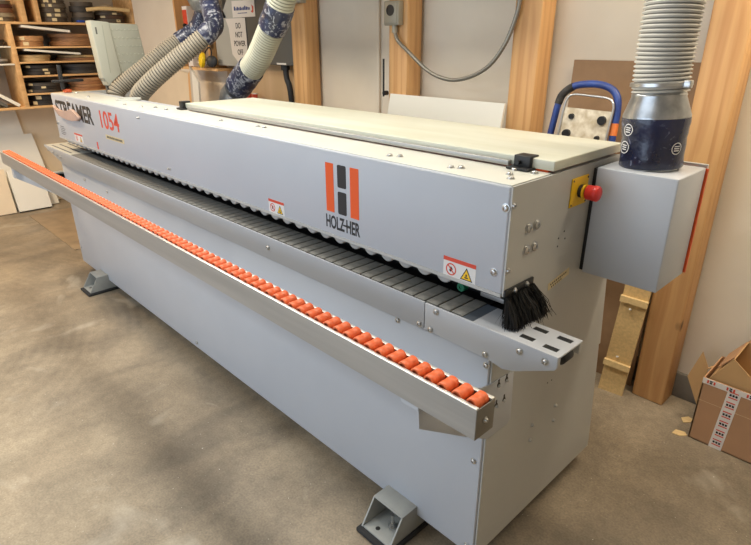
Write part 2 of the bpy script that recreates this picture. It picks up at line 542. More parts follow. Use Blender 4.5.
# working bed: skirts, end plates, chain track
YB0 = -.036
ZB = .942
skirt = obj('bed_skirt', B().prism([(-4.07, .945), (-4.07, .93), (-3.67, .852), (-.245, .852), (-.239, .868), (-.239, .945)], 'y', YB0 - .006, YB0, .001), M['paint'], mach)
skirt2 = obj('infeed_skirt', B().prism([(-.236, .944), (-.236, .856), (.004, .852), (.045, .842), (.085, .853), (.193, .905), (.198, .912), (.198, .944)], 'y', YB0 - .006, YB0 + .001, .001), M['paint'], mach)
obj('bed_frame', B().box(X0, -.02, -.029, .15, .855, .925), M['blackgap'], mach)
plate = obj('infeed_plate', B().box(-.068, .198, YB0, .088, .936, ZB, .0015), M['paint'], mach)
for (px, py) in ((.089, -.004), (.160, -.008), (.092, .058), (.163, .058)):
    obj('slot_insert', B().box(px - .02, px + .02, py - .009, py + .009, ZB - .001, ZB + .0006), M['black_vinyl'], plate, label='black insert set in the infeed plate')
obj('infeed_bracket', B().box(.170, .1975, .074, .0875, .905, .936, .002), M['paint_end'], mach)
obj('infeed_bracket', B().box(.176, .1975, YB0 + .001, -.024, .912, .936, .002), M['paint_end'], mach)
obj('guide_wheel', B().cyl((.178, .004, .915), (.178, .050, .915), .019, 24, .003), M['black'], mach, label='black guide wheel under the infeed plate')
obj('blue_strip', B().box(-.105, -.068, YB0 + .004, .088, .937, ZB - .0005), M['bluegrey'], mach)
oplate = obj('outfeed_plate', B().box(-4.07, -3.50, YB0, .15, .936, ZB, .0015), M['paint_top'], mach)
for py in (-.005, .05, .105): obj('outfeed_slot', B().box(-4.0, -3.56, py - .006, py + .006, ZB - .001, ZB + .0006), M['bluegrey'], oplate, label='long grey slot in the outfeed plate')
for px in (-3.98, -3.80): obj('outfeed_bracket', B().box(px, px + .03, -.02, .14, .895, .936), M['paint_end'], mach)
chain = obj('chain_track', B().box(-3.50, -.105, YB0 + .001, .15, .925, .934), M['black'], mach)
pitch = .0485
npad = 70
bp_ = B().box(-.0213, .0213, -.057, .060, -.004, .004, .0015)
proto = obj('chain_pad', bp_, M['rubber'], chain, local=True)
px0 = -.105 - pitch / 2
proto.location = Vector((px0, .032, .938)) - root_loc(chain)
for k in range(1, npad):
    dup(proto, chain, Vector((px0 - k * pitch, .032, .938)) - root_loc(chain))
# pressure rollers under the hood
beam = obj('pressure_beam', B().box(X0 + .05, -.12, .0465, .14, 1.0, 1.03), M['blackgap'], mach)
rp = obj('pressure_roller', B().cyl((0, -.016, 0), (0, .016, 0), .031, 20, .003), M['roller'], beam, local=True)
rx0 = -.215
rp.location = Vector((rx0, .028, 1.032)) - root_loc(beam)
for k in range(1, 44):
    dup(rp, beam, Vector((rx0 - k * .0795, .028, 1.032)) - root_loc(beam))
b = B().lathe([(.006, 0), (.006, -.003), (.013, -.003), (.015, 0), (.015, .02), (.006, .02)], (-.195, .075, .972), (0, 1, 0), 24)
obj('guide_wheel', b, M['green'], mach, label='green guide wheel behind the chain end')
obj('guide_bar', B().box(-.13, -.012, .085, .10, .962, .976, .001), M['alu'], mach)

# brush at the infeed end
obj('brush_holder', B().box(.0005, .007, .0, .142, 1.028, 1.048, .001), M['black'], mach)
bt = bmesh.new()
rb = random.Random(3)
for k in range(3200):
    y = rb.uniform(.003, .14); x = rb.uniform(.001, .012)
    spread = (y - .06) / .08
    L = rb.uniform(.085, .103)
    ex = x + rb.gauss(.022, .013); ey = y + spread * .022 + rb.gauss(.010, .009)
    a = Vector((x, y, 1.03)); c = Vector((ex, ey, 1.03 - L))
    mid = (a + c) / 2 + Vector((rb.gauss(.006, .004), rb.gauss(0, .003), 0))
    wv = Vector((rb.uniform(-1, 1), rb.uniform(-1, 1), 0)).normalized() * .0011
    v = [bt.verts.new(q) for q in (a - wv, a + wv, mid - wv, mid + wv, c - wv * .5, c + wv * .5)]
    bt.faces.new((v[0], v[1], v[3], v[2])); bt.faces.new((v[2], v[3], v[5], v[4]))
o = obj('brush_bristles', bt, M['bristle'], mach)
o['kind'] = 'stuff'

# screws (domed cap, washer, drive recess)
def screw_b(r=.009):
    return B().lathe([(r * 1.35, 0), (r * 1.35, .0012), (r, .0015), (r, .0045), (r * .8, .0066), (r * .45, .0070), (r * .4, .0045), (0, .0045)], (0, 0, 0), (0, 0, 1), 16)
SCREW = {}
def screw(p, d, parent, r=.009, m='steel'):
    key = (r, m)
    if key not in SCREW:
        o = obj('screw', screw_b(r), M[m], parent, local=True)
        SCREW[key] = o
    else:
        o = SCREW[key].copy(); COL.objects.link(o); o.parent = parent
    o.location = Vector(p) - root_loc(parent)
    o.rotation_euler = {'y': (PI / 2, 0, 0), 'x': (0, PI / 2, 0), 'z': (0, 0, 0)}[d]
    return o
for p in ((-.015, 0, 1.274), (-.034, 0, 1.092), (-3.42, 0, 1.30), (-3.74, 0, 1.13)): screw(p, 'y', mach)
for p in ((-2.29, 0, 1.295), (-2.27, 0, 1.296), (-2.0, 0, 1.07), (-1.98, 0, 1.07)): screw(p, 'y', mach, .0045)
for p in ((-.256, YB0 - .006, .866), (-.212, YB0 - .006, .863), (-.012, YB0 - .006, .864), (.092, YB0 - .006, .918), (.166, YB0 - .006, .919), (-.192, YB0 - .006, .930),
          (-3.98, YB0 - .006, .915), (-3.87, YB0 - .006, .91), (-3.78, YB0 - .006, .905), (-3.70, YB0 - .006, .90), (-1.07, YB0 - .006, .90)): screw(p, 'y', mach, .008)
for p in ((-.014, -.028, .821), (-.36, -.028, .835), (-.03, -.028, .47), (-.03, -.028, .115), (-1.9, -.028, .115), (-3.74, -.028, .62), (-3.3, -.028, .80), (-2.9, -.028, .79), (-3.74, -.028, .2)): screw(p, 'y', mach, .008)
for p in ((0, .010, 1.281), (0, .012, 1.103), (0, .41, .468), (0, .409, .405), (0, .257, .467), (0, .256, .404)): screw(p, 'x', mach, .0065)
for yy in (.095, .135):
    for zz in (1.202, 1.139): screw((0, yy, zz), 'x', mach, .0125)
for p in ((-.10, .160, 1.3325), (-.08, .105, 1.3325), (-.05, .065, 1.3325), (-.04, .165, 1.3325), (-.49, .06, 1.3325), (-.46, .075, 1.3325), (-.245, .06, 1.3325), (-.22, .075, 1.3325),
          (-1.6, .10, 1.3325), (-1.33, .12, 1.3325), (-1.28, .12, 1.3325), (-2.2, .12, 1.3325), (-2.33, .12, 1.3325), (-2.42, .08, 1.3325), (-2.6, .06, 1.3325), (-3.25, .08, 1.3325), (-3.6, .12, 1.3325)): screw(p, 'z', mach, .0085)
for p in ((0, .045, 1.045 - .006), (0, .105, 1.0385)): screw((.007, p[1], 1.038), 'x', mach, .006)

# decals on the hood: all on the front face y = 0, a hair proud of the paint
def decal(name, x0, x1, z0, z1, m, parent=hood, y=0.0, th=.0008, rnd=0.0, lab=None):
    bb = B()
    if rnd:
        pts = []
        for cx, cz, a0 in ((x1 - rnd, z1 - rnd, 0), (x0 + rnd, z1 - rnd, 90), (x0 + rnd, z0 + rnd, 180), (x1 - rnd, z0 + rnd, 270)):
            for q in range(5):
                a = math.radians(a0 + q * 22.5); pts.append((cx + rnd * math.cos(a), cz + rnd * math.sin(a)))
        bb.prism(pts, 'y', y - th, y)
    else: bb.box(x0, x1, y - th, y, z0, z1)
    return obj(name, bb, m, parent, label=lab)
decal('logo_bar', -.738, -.696, 1.117, 1.287, M['orange_paint'], lab='orange bar of the emblem')
decal('logo_bar', -.612, -.570, 1.117, 1.287, M['orange_paint'], lab='orange bar of the emblem')
decal('logo_block', -.676, -.632, 1.210, 1.287, M['black_vinyl'], rnd=.006, lab='black block of the emblem')
decal('logo_block', -.676, -.632, 1.117, 1.196, M['black_vinyl'], rnd=.006, lab='black block of the emblem')
text_mesh('lettering', 'HOLZ', M['black_vinyl'], hood, .064, (-.745, -.0002, 1.059), (1, 0, 0), (0, 0, 1), .575, bold=.0016)
text_mesh('lettering', 'HER', M['black_vinyl'], hood, .064, (-.637, -.0002, 1.059), (1, 0, 0), (0, 0, 1), .585, bold=.0016)
obj('lettering', B().box(-.652, -.632, -.0008, 0, 1.078, 1.084), M['black_vinyl'], hood)
hx = hood
text_mesh('lettering', 'STREAMER', M['black_vinyl'], hx, .142, (-3.705, -.0002, 1.191), (1, 0, 0), (0, 0, 1), 1.06, bold=.0045)
text_mesh('lettering', '1054', M['redlet'], hx, .142, (-2.89, -.0002, 1.189), (1, 0, 0), (0, 0, 1), 1.12, bold=.002)
bpy.data.objects['lettering.004']['label'] = 'red model number lettering'

def warning(x0, x1, z0, z1, parent):
    """red headed warning label: crossed circle and yellow triangle"""
    w_ = x1 - x0; h = z1 - z0
    lab = obj('warning_label', B().box(x0, x1, -.0007, 0, z0, z1), M['white_vinyl'], parent, label='small warning sticker with red header, crossed circle and yellow triangle')
    y = -.0007
    g = B().box(x0, x1, y - .0005, y, z1 - h * .2, z1)
    cx, cz, r = x0 + w_ * .25, z0 + h * .40, h * .31
    ring_o = [(cx + r * math.cos(2 * PI * k / 28), cz + r * math.sin(2 * PI * k / 28)) for k in range(28)]
    ring_i = [(cx + r * .8 * math.cos(2 * PI * k / 28), cz + r * .8 * math.sin(2 * PI * k / 28)) for k in range(28)]
    for k in range(28):
        k2 = (k + 1) % 28
        g.prism([ring_o[k], ring_o[k2], ring_i[k2], ring_i[k]], 'y', y - .0005, y)
    g.prism([(cx - r * .64, cz + r * .50), (cx - r * .50, cz + r * .64), (cx + r * .64, cz - r * .50), (cx + r * .50, cz - r * .64)], 'y', y - .0005, y)
    g2 = B().prism([(cx - r * .35, cz - r * .25), (cx - r * .1, cz + r * .45), (cx + r * .05, cz + r * .42), (cx + r * .35, cz + r * .1), (cx + r * .2, cz - r * .1), (cx, cz - r * .45)], 'y', y - .0003, y)
    tx = x0 + w_ * .73
    t = h * .36
    g2.prism([(tx - t, z0 + h * .08), (tx + t, z0 + h * .08), (tx, z0 + h * .72)], 'y', y - .0003, y)
    g3 = B().prism([(tx - t * .78, z0 + h * .13), (tx + t * .78, z0 + h * .13), (tx, z0 + h * .62)], 'y', y - .0006, y)
    g4 = B().box(tx - t * .28, tx + t * .3, y - .0008, y, z0 + h * .19, z0 + h * .25).box(tx - t * .12, tx + t * .10, y - .0008, y, z0 + h * .27, z0 + h * .40)
    obj('prohibition_mark', g, M['red_vinyl'], lab); obj('hand_symbol', g2, M['black_vinyl'], lab)
    tri = obj('warning_triangle', g3, M['yellow'], lab)
    obj('triangle_symbol', g4, M['black_vinyl'], lab)
warning(-.207, -.092, 1.034, 1.094, hood)
warning(-1.105, -1.00, 1.036, 1.090, hood)
warning(-3.42, -3.26, 1.042, 1.098, hx)
decal('red_mark', -3.005, -2.985, 1.04, 1.085, M['redlet'], hx)
g = B()
for k in range(12): g.box(-2.80 + k * .02, -2.786 + k * .02, -.0012, -.0006, 1.133, 1.145)
sl = decal('paper_label', -2.82, -2.54, 1.126, 1.152, M['kraft'], hx)
obj('printed_line', g, M['ink'], sl)
g = B()
for k in range(5): g.box(-3.70, -3.62 + .02 * (k % 2), -.001, 0, 1.06 + k * .013, 1.063 + k * .013)
obj('printed_line', g, M['ink'], hx)
# scribbled tape strip on the end plate
lt = B().box(0, .0008, -.062, .062, -.012, .012, mtx=Matrix.Translation((0, .305, .99)) @ Matrix.Rotation(math.radians(9), 4, 'X'))
tp = obj('paper_tape', lt, M['kraft'], mach, label='strip of tan tape with faded writing')
g = B()
for k in range(9):
    g.box(.0008, .0012, -.05 + k * .011, -.044 + k * .011, .001, .006, mtx=Matrix.Translation((0, .305, .99)) @ Matrix.Rotation(math.radians(9), 4, 'X'))
    if k < 6: g.box(.0008, .0012, -.045 + k * .011, -.040 + k * .011, -.009, -.004, mtx=Matrix.Translation((0, .305, .99)) @ Matrix.Rotation(math.radians(9), 4, 'X'))
obj('writing', g, M['ink'], tp)
for yy, zz in ((.27, 1.13), (.30, 1.145), (.27, 1.105), (.31, 1.12), (.326, .603), (.353, .601)): obj('drill_hole', B().cyl((0, yy, zz), (.0006, yy, zz), .003, 8), M['black'], base_end, label='small dark hole')

# emergency stop
g = B().box(0, .004, .305, .402, 1.214, 1.300, .001)
es = obj('emergency_stop', g, M['yellow'], mach, label='yellow plate with red emergency stop button')
obj('button_collar', B().lathe([(.019, 0), (.019, .012), (.016, .012), (.016, .022)], (.004, .357, 1.2575), (1, 0, 0)), M['black'], es)
obj('button_ring', B().lathe([(.021, .012), (.022, .014), (.022, .018), (.019, .019)], (.004, .357, 1.2575), (1, 0, 0)), M['yellow'], es)
obj('red_button', B().lathe([(.0205, .022), (.0215, .024), (.0215, .040), (.0225, .042), (.0225, .054), (.019, .058), (0, .059)], (.004, .357, 1.2575), (1, 0, 0), 28), M['estop'], es)
g = B()
for yy, zz in ((.311, 1.221), (.396, 1.221), (.311, 1.293), (.396, 1.293)): g.cyl((.004, yy, zz), (.0055, yy, zz), .003, 8)
obj('plate_rivet', g, M['ink'], es)

# end cabinet with the dust port
obj('cabinet_gasket', B().box(.0, .012, .437, .607, .985, 1.312), M['black'], mach)
cab = obj('side_cabinet', B().box(.012, .242, .43, .645, .98, 1.318, .004), M['paint'], mach)
obj('cabinet_seal', B().box(.014, .248, .645, .653, .985, 1.314), M['orange_paint'], mach, label='thin orange seal at the back edge of the side cabinet')
obj('cabinet_back', B().box(.014, .242, .6532, .667, .98, 1.325, .002), M['paint_end'], mach)
obj('dust_port', B().lathe([(.080, 0), (.080, .012), (.076, .012), (.076, .10)], (.113, .545, 1.318), (0, 0, 1), 32), M['galv'], mach)

# support arms that carry the roller rail
def arm(x):
    prof = [(-.336, .846), (-.330, .778), (-.13, .640), (-.02, .568), (.085, .566), (.104, .580), (.092, .757), (-.03, .766), (-.075, .775), (-.20, .846)]
    a = obj('support_arm', B().prism(prof, 'x', x, x + .004, .0008), M['paint'], mach)
    g = B().box(x - .055, x + .002, -.336, -.20, .834, .847)
    if x < -1: g.box(x - .055, x + .002, -.337, -.333, .78, .847)
    obj('arm_flange', g, M['paint'], a)
    if x > -1:
        for yy, zz in ((.015, .745), (.055, .745), (.012, .675), (.052, .675)):
            g = B().lathe([(.0075, 0), (.0075, .001)], (x + .004, yy, zz), (1, 0, 0), 14)
            g.box(x + .004, x + .005, yy - .003, yy + .003, zz, zz + .018)
            obj('keyhole_slot', g, M['ink'], a)
        for yy, zz in ((.015, .741), (.055, .741), (.012, .671), (.052, .671)): screw((x + .004, yy, zz), 'x', a, .0045)
arm(.0005); arm(X0 - .010)
obj('arm_bracket', B().box(X0 - .06, X0 - .006, -.15, .0, .735, .78), M['footmetal'], mach)

# roller rail
RX0, RX1, RY0, RY1, RZ0, RZ1 = -4.04, .176, -.341, -.273, .850, .930
g = B().box(RX0, RX1 - .002, RY0, RY0 + .004, RZ0, RZ1).box(RX0, RX1 - .002, RY1 - .004, RY1, RZ0, RZ1).box(RX0, RX1 - .002, RY0 + .004, RY1 - .004, RZ0, RZ0 + .004)
rail = obj('roller_rail', g, M['alu'], mach, label='aluminium channel holding the orange rollers')
g = B().box(RX0, RX1 - .002, RY0, RY0 + .0105, RZ1 - .001, RZ1 + .0025, .0008).box(RX0, RX1 - .002, RY1 - .0105, RY1, RZ1 - .001, RZ1 + .0025, .0008)
obj('rail_lip', g, M['alu_light'], rail)
obj('rail_insert', B().box(RX0 + .004, RX1 - .006, RY0 + .005, RY1 - .005, RZ0 + .03, RZ1 - .016), M['black'], rail)
g = B().box(RX1 - .002, RX1, RY0, RY1, RZ0, RZ1, .0005)
cap = obj('rail_end_cap', g, mat('end_cap_grey', (128, 124, 116), .5, .5), rail, label='darker grey end cap of the rail')
screw((RX1, -.307, .89), 'x', rail, .0055)
obj('rail_end_cap', B().box(RX0 - .002, RX0, RY0, RY1, RZ0, RZ1), M['alu'], rail)
yc = (RY0 + RY1) / 2
rprof = [(.006, -.016), (.011, -.016), (.0115, -.022), (.0152, -.0225), (.0164, -.021), (.0166, -.006), (.0161, -.005), (.0161, .005), (.0166, .006), (.0164, .021), (.0152, .0225), (.006, .0225)]
pr = obj('rail_roller', B().lathe(rprof, (0, 0, 0), (0, 1, 0), 24), M['orange'], rail, local=True)
rp0 = RX1 - .024
rpitch = .0419
pr.location = Vector((rp0, yc, RZ1 - .003)) - root_loc(rail)
for k in range(1, 100):
    xx = rp0 - k * rpitch
    if xx < RX0 + .02: break
    dup(pr, rail, Vector((xx, yc, RZ1 - .003)) - root_loc(rail))

# levelling feet
def foot(x):
    """sloped box bracket on a rubber pad"""
    w2 = .073
    f = obj('levelling_foot', B().box(x - w2, x + w2, -.165, .02, .018, .024, .001), M['footmetal'], mach)
    g = B()
    for s_ in (-1, 1):
        xa, xb = (x + s_ * w2, x + s_ * (w2 - .006))
        g.prism([(-.168, .022), (-.106, .118), (.02, .118), (.02, .022)], 'x', min(xa, xb), max(xa, xb))
    g.box(x - w2, x + w2, -.106, .02, .116, .122, .001)
    obj('foot_bracket', g, M['footmetal'], f)
    obj('rubber_pad', B().box(x - w2 - .012, x + w2 + .012, -.185, .03, 0, .018, .004), M['pad'], f)
    g = B().lathe([(.016, 0), (.016, .004)], (x + .01, -.09, .024), (0, 0, 1), 20).lathe([(.012, 0), (.012, .014), (.006, .014), (.006, .05)], (x + .01, -.09, .028), (0, 0, 1), 6)
    obj('levelling_bolt', g, M['steel'], f)
    obj('bolt_hole', B().cyl((x - .02, -.135, .0235), (x - .02, -.135, .0245), .009, 16), M['black'], f)
foot(-.325); foot(-3.30)
g = B()
for xx in (-.335, -3.30): g.box(xx - .09, xx + .09, .60, .74, 0, .085)
obj('rear_foot', g, M['footmetal'], mach)
obj('corner_skid', B().box(X0 + .01, X0 + .15, .02, .2, 0.03, .08, .003), M['paint'], mach)
g = B()
for zz in (.56, .49): g.cyl((X0 - .03, .0, zz), (X0 - .004, .0, zz), .02, 14, .003)
obj('cable_gland', g, M['black'], mach, label='black cable glands on the far end')

# ------------------------------------------------------------------ control terminal standing at the far end
t = thing('control_terminal', 'grey ribbed terminal housing standing up behind the far end of the machine', 'control panel', (-3.72, .5, 1.12))
def pol(p, x): return [(x, q[0], q[1]) for q in p]
g = B().prism([(.330, 1.80), (.352, 1.412), (.372, 1.40), (.372, 1.362), (.395, 1.360), (.40, 1.392), (.485, 1.44), (.457, 1.79)], 'x', -3.80, -3.70, .006)
obj('housing_side', g, M['term'], t)
g = B().prism([(.460, 1.785), (.490, 1.42), (.705, 1.43), (.667, 1.778)], 'x', -3.80, -3.715, .006)
cv = obj('ribbed_cover', g, M['term_dark'], t)
g = B()
for r_ in range(6):
    for c_ in range(7):
        f = (c_ + .6) / 7.2; h = 1.74 - r_ * .055
        ya = .46 + (1.785 - h) * .085; yb_ = .667 + (1.778 - h) * .11
        yy = ya + (yb_ - ya) * f
        g.lathe([(.006, 0), (.005, .004), (0, .006)], (-3.715, yy, h), (1, 0, 0), 8)
obj('dimple', g, M['term'], cv)
obj('housing_slot', B().box(-3.70, -3.699, .356, .366, 1.71, 1.755), M['dark_box'], t)
obj('housing_groove', B().box(-3.7, -3.697, .405, .410, 1.45, 1.77), M['term_dark'], t)
obj('terminal_post', B().box(-3.765, -3.735, .375, .40, 1.1205, 1.40, .004), M['dark_box'], t)

# black clamp on the far corner of the hood
t = thing('bar_clamp', 'black bar clamp with orange pad on the far corner of the hood', 'clamp', (-3.70, .07, 1.3325))
obj('clamp_pad', B().box(-3.725, -3.675, .070, .115, 1.333, 1.355, .005), M['clamp_orange'], t, label='orange clamp pad')
obj('clamp_bar', B().box(-3.71, -3.69, .055, .082, 1.353, 1.515, .006), M['black'], t)
obj('clamp_jaw', B().box(-3.715, -3.685, .005, .21, 1.402, 1.420, .005), M['black'], t)

# wooden handle hung on the hood front over the lettering
pts = [(-3.71, 1.258), (-3.67, 1.235), (-3.60, 1.225), (-3.498, 1.232), (-3.40, 1.238), (-3.345, 1.256), (-3.31, 1.256), (-3.27, 1.236), (-3.20, 1.220), (-3.20, 1.205), (-3.25, 1.192), (-3.31, 1.185), (-3.42, 1.180), (-3.55, 1.188), (-3.63, 1.200), (-3.69, 1.232)]
o = obj('push_handle', B().prism(pts, 'y', -.022, -.0022, .004), M['tan'], loc=(-3.4, 0, 1.2))
tag(o, 'curved tan wooden handle stuck to the hood over the black lettering', 'handle')

# ------------------------------------------------------------------ dust extraction
def ribbed(name, path, R, pitch_, ms, parent, depth=.12, seg=28):
    p = resample(path, pitch_ / 4)
    rad = []
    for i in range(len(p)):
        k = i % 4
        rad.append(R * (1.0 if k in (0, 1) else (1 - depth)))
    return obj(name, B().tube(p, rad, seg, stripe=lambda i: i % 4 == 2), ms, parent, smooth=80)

def split(path, f0, f1):
    n = len(path) - 1
    return path[int(n * f0):int(n * f1) + 1]

# big hose on the side cabinet
t = thing('dust_hose', 'thick grey ribbed hose rising from the side cabinet', 'hose', (.113, .545, 1.42), 'dust hoses')
obj('tape_wrap', B().lathe([(.084, -.0945), (.087, -.09), (.085, -.06), (.087, -.03), (.086, -.01), (.088, .0), (.089, .02), (.091, .03), (.091, .045), (.084, .046)], (.113, .545, 1.415), (-.06, 0, 1), 40), M['tape_clean'], t, label='dark blue tape wrapped around the hose foot')
obj('metal_reducer', B().lathe([(.090, .046), (.090, .052), (.072, .102), (.073, .108), (.070, .112), (.070, .12)], (.113, .545, 1.415), (-.06, 0, 1), 40), M['galv'], t)
path = bez([(.108, .545, 1.53), (.103, .545, 1.60), (.102, .545, 1.70), (.100, .55, 1.80), (.092, .555, 1.95), (.09, .57, 2.02), (.08, .62, 2.09), (.07, .70, 2.15)], 240)
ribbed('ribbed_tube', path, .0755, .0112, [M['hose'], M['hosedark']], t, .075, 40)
g = B().lathe([(.079, 0), (.081, .001), (.081, .010), (.079, .011)], (.107, .545, 1.545), (-.06, 0, 1), 36).box(.178, .198, .505, .525, 1.545, 1.566, .003)
obj('hose_clamp', g, M['steel'], t)
# printed rings on the tape
tapeob = [o for o in t.children if o.name.startswith('tape_wrap')][0]
for a, zz, r_ in ((-118, 1.428, .017), (-122, 1.378, .018), (-25, 1.385, .017)):
    rad_ = .0925 if zz > 1.40 else .0905
    def onto(dx, dz):
        aa = math.radians(a) + dx / .09
        return (.113 + rad_ * math.cos(aa), .545 + rad_ * math.sin(aa), zz + dz)
    g = B(); n = 24
    for k in range(n):
        c0_, c1_ = 2 * PI * k / n, 2 * PI * (k + 1) / n
        g._add([onto(q * math.cos(w_), q * math.sin(w_)) for q, w_ in ((r_, c0_), (r_, c1_), (r_ * .85, c1_), (r_ * .85, c0_))], [(0, 1, 2, 3)])
    bmesh.ops.remove_doubles(g.bm, verts=g.bm.verts[:], dist=1e-5)
    obj('printed_ring', g, M['white_vinyl'], tapeob, label='white printed ring on the tape')
    for k in range(3):
        g = B(); g._add([onto(dx, dz + (k - 1) * .006) for dx, dz in ((-.009, -.0015), (.009, -.0015), (.009, .0015), (-.009, .0015))], [(0, 1, 2, 3)])
        obj('printed_line', g, M['white_vinyl'], tapeob)

# hose behind the lid
t = thing('dust_hose', 'pale spiral hose with a dark blue taped foot behind the lid', 'hose', (-2.53, .75, 1.12), 'dust hoses')
full = bez([(-2.61, .75, 1.33), (-2.575, .75, 1.36), (-2.505, .75, 1.405), (-2.40, .75, 1.475), (-2.26, .75, 1.57), (-2.13, .75, 1.70), (-2.035, .75, 1.80), (-1.965, .75, 1.90), (-1.92, .76, 1.98), (-1.90, .78, 2.05), (-1.89, .80, 2.113)], 400)
obj('metal_collar', B().tube([(-2.64, .74, .9), (-2.64, .745, 1.28), (-2.61, .75, 1.335), (-2.55, .75, 1.375)], .074, 32), M['galv'], t)
def taped(name, path, R, m, parent, seg=28, lab=None):
    p = resample(path, .012)
    rr = random.Random(5)
    rad = [R * (1 + rr.uniform(-.025, .03)) for _ in p]
    return obj(name, B().tube(p, rad, seg), m, parent, label=lab, smooth=70)
taped('tape_wrap', split(full, .185, .345), .082, M['tape'], t, lab='dark blue tape at the hose foot')
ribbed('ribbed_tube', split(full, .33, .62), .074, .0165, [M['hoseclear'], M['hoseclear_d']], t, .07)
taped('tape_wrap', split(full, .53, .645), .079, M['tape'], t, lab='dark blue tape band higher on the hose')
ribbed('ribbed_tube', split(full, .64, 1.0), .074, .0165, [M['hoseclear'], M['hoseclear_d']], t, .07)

# two hoses running up to the metal Y piece
def wall_hose(lab, pts, R, f0):
    t = thing('dust_hose', lab, 'hose', pts[0], 'dust hoses')
    full = bez(pts, 400)
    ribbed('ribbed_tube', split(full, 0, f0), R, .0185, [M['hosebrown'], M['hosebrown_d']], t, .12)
    taped('tape_wrap', split(full, f0 - .01, 1.0), R * 1.05, M['tape'], t, lab='dark blue tape around the upper bend')
    return t
h1 = wall_hose('grey ribbed hose further from the camera of the pair rising from the far end',
          [(-3.44, .34, 1.1205), (-3.44, .33, 1.25), (-3.45, .335, 1.33), (-3.43, .40, 1.395), (-3.37, .52, 1.488), (-3.32, .66, 1.592), (-3.295, .78, 1.664), (-3.235, .88, 1.735), (-3.16, .90, 1.81), (-3.10, .90, 1.93), (-3.08, .90, 1.985)], .058, .60)
h2 = wall_hose('grey ribbed hose nearer the camera of the pair rising from the far end',
          [(-3.05, .335, 1.1205), (-3.05, .325, 1.24), (-3.04, .325, 1.33), (-2.97, .36, 1.40), (-2.88, .45, 1.498), (-2.765, .60, 1.632), (-2.715, .68, 1.704), (-2.725, .74, 1.757), (-2.81, .785, 1.825), (-2.90, .82, 1.90), (-2.97, .85, 1.985)], .058, .58)
obj('hose_flange', B().lathe([(.075, 0), (.075, .010), (.058, .010), (.058, 0)], (-2.86, .185, 1.3328), (0, 0, 1), 28, cap=False), M['paint_top'], mach)
t = thing('duct_fitting', 'shiny galvanised branch fitting where the two ribbed hoses meet', 'duct', (-3.02, .86, 2.05))
obj('fitting_body', B().lathe([(.06, 0), (.10, .02), (.135, .10), (.115, .14), (.115, .28)], (-3.02, .87, 1.835), (.03, .0, 1), 32), M['galv'], t)
obj('fitting_seam', B().lathe([(.1365, 0), (.1385, .005), (.1365, .01)], (-3.02, .87, 1.93), (.03, 0, 1), 32), M['galv'], t)
DZ = 2.235
o = obj('dust_duct', B().cyl((-3.6, .83, DZ), (.3, .83, DZ), .12, 36), M['galv'])
tag(o, 'straight galvanised duct overhead along the back of the machine', 'duct')

# ------------------------------------------------------------------ things on and along the back wall
t = thing('outlet_box', 'grey metal outlet box on the pine post above the white panel', 'outlet', (-1.76, 1.37, 1.80))
obj('box_body', B().box(-1.825, -1.705, 1.355, 1.40, 1.745, 1.875, .006), M['outlet'], t)
obj('cover_plate', B().box(-1.815, -1.715, 1.349, 1.356, 1.755, 1.865, .003), M['outlet'], t)
obj('socket', B().lathe([(.030, 0), (.030, .004), (.024, .004), (.024, .001), (0, .001)], (-1.765, 1.349, 1.825), (0, -1, 0), 24), M['black'], t)
obj('cable_connector', B().cyl((-1.755, 1.378, 1.745), (-1.755, 1.378, 1.705), .017, 16), M['outlet'], t)
pts = [(-1.755, 1.378, 1.71), (-1.72, 1.372, 1.66), (-1.632, 1.37, 1.600), (-1.473, 1.37, 1.500), (-1.325, 1.37, 1.462), (-1.189, 1.37, 1.480), (-1.065, 1.37, 1.540), (-.983, 1.375, 1.641), (-.937, 1.38, 1.754), (-.92, 1.382, 1.85), (-.91, 1.385, 2.1), (-.91, 1.387, 2.7)]
p = resample(bez(pts, 300), .008)
o = obj('armoured_cord', B().tube(p, [.0115 if k % 2 else .0100 for k in range(len(p))], 10), M['conduit'], smooth=80)
tag(o, 'curved grey armoured cable sagging between two pine posts', 'cable')
o = obj('socket_box', B().box(-2.79, -2.62, 1.345, 1.40, 1.90, 2.02, .006), M['outlet'])
tag(o, 'grey metal box on the pine post beside the pale hose', 'junction box')
o = obj('conduit_strip', B().box(-2.075, -2.045, 1.53, YB - .0005, .2, ZC, .004), M['wall'])
tag(o, 'thin cream conduit running up the wall left of the outlet box post', 'conduit')
o = obj('wall_bracket', B().cyl((-1.838, 1.40, 1.36), (-1.838, 1.37, 1.36), .014, 14).cyl((-1.84, 1.37, 1.34), (-1.84, 1.37, 1.56), .006, 8), M['black'])
tag(o, 'small black hook on the side of the outlet box post', 'hook')

# white panel leaning in front of the outlet post
o = obj('white_panel', B().quadslab([(-1.79, 1.10, 0), (-.955, 1.10, 0), (-.955, 1.38, 1.36), (-1.79, 1.38, 1.36)], -.016), M['white_mel'], loc=(-1.37, 1.15, 0))
tag(o, 'white panel leaning against two pine posts behind the machine lid', 'panel')

# brown hardboard behind the ladder
o = obj('hardboard_sheet', B().quadslab([(-.675, 1.46, 0), (-.10, 1.46, 0), (-.10, 1.525, 1.575), (-.675, 1.525, 1.575)], -.006), M['hardboard'], loc=(-.39, 1.47, 0))
tag(o, 'brown hardboard sheet leaning on the wall behind the step ladder', 'board')
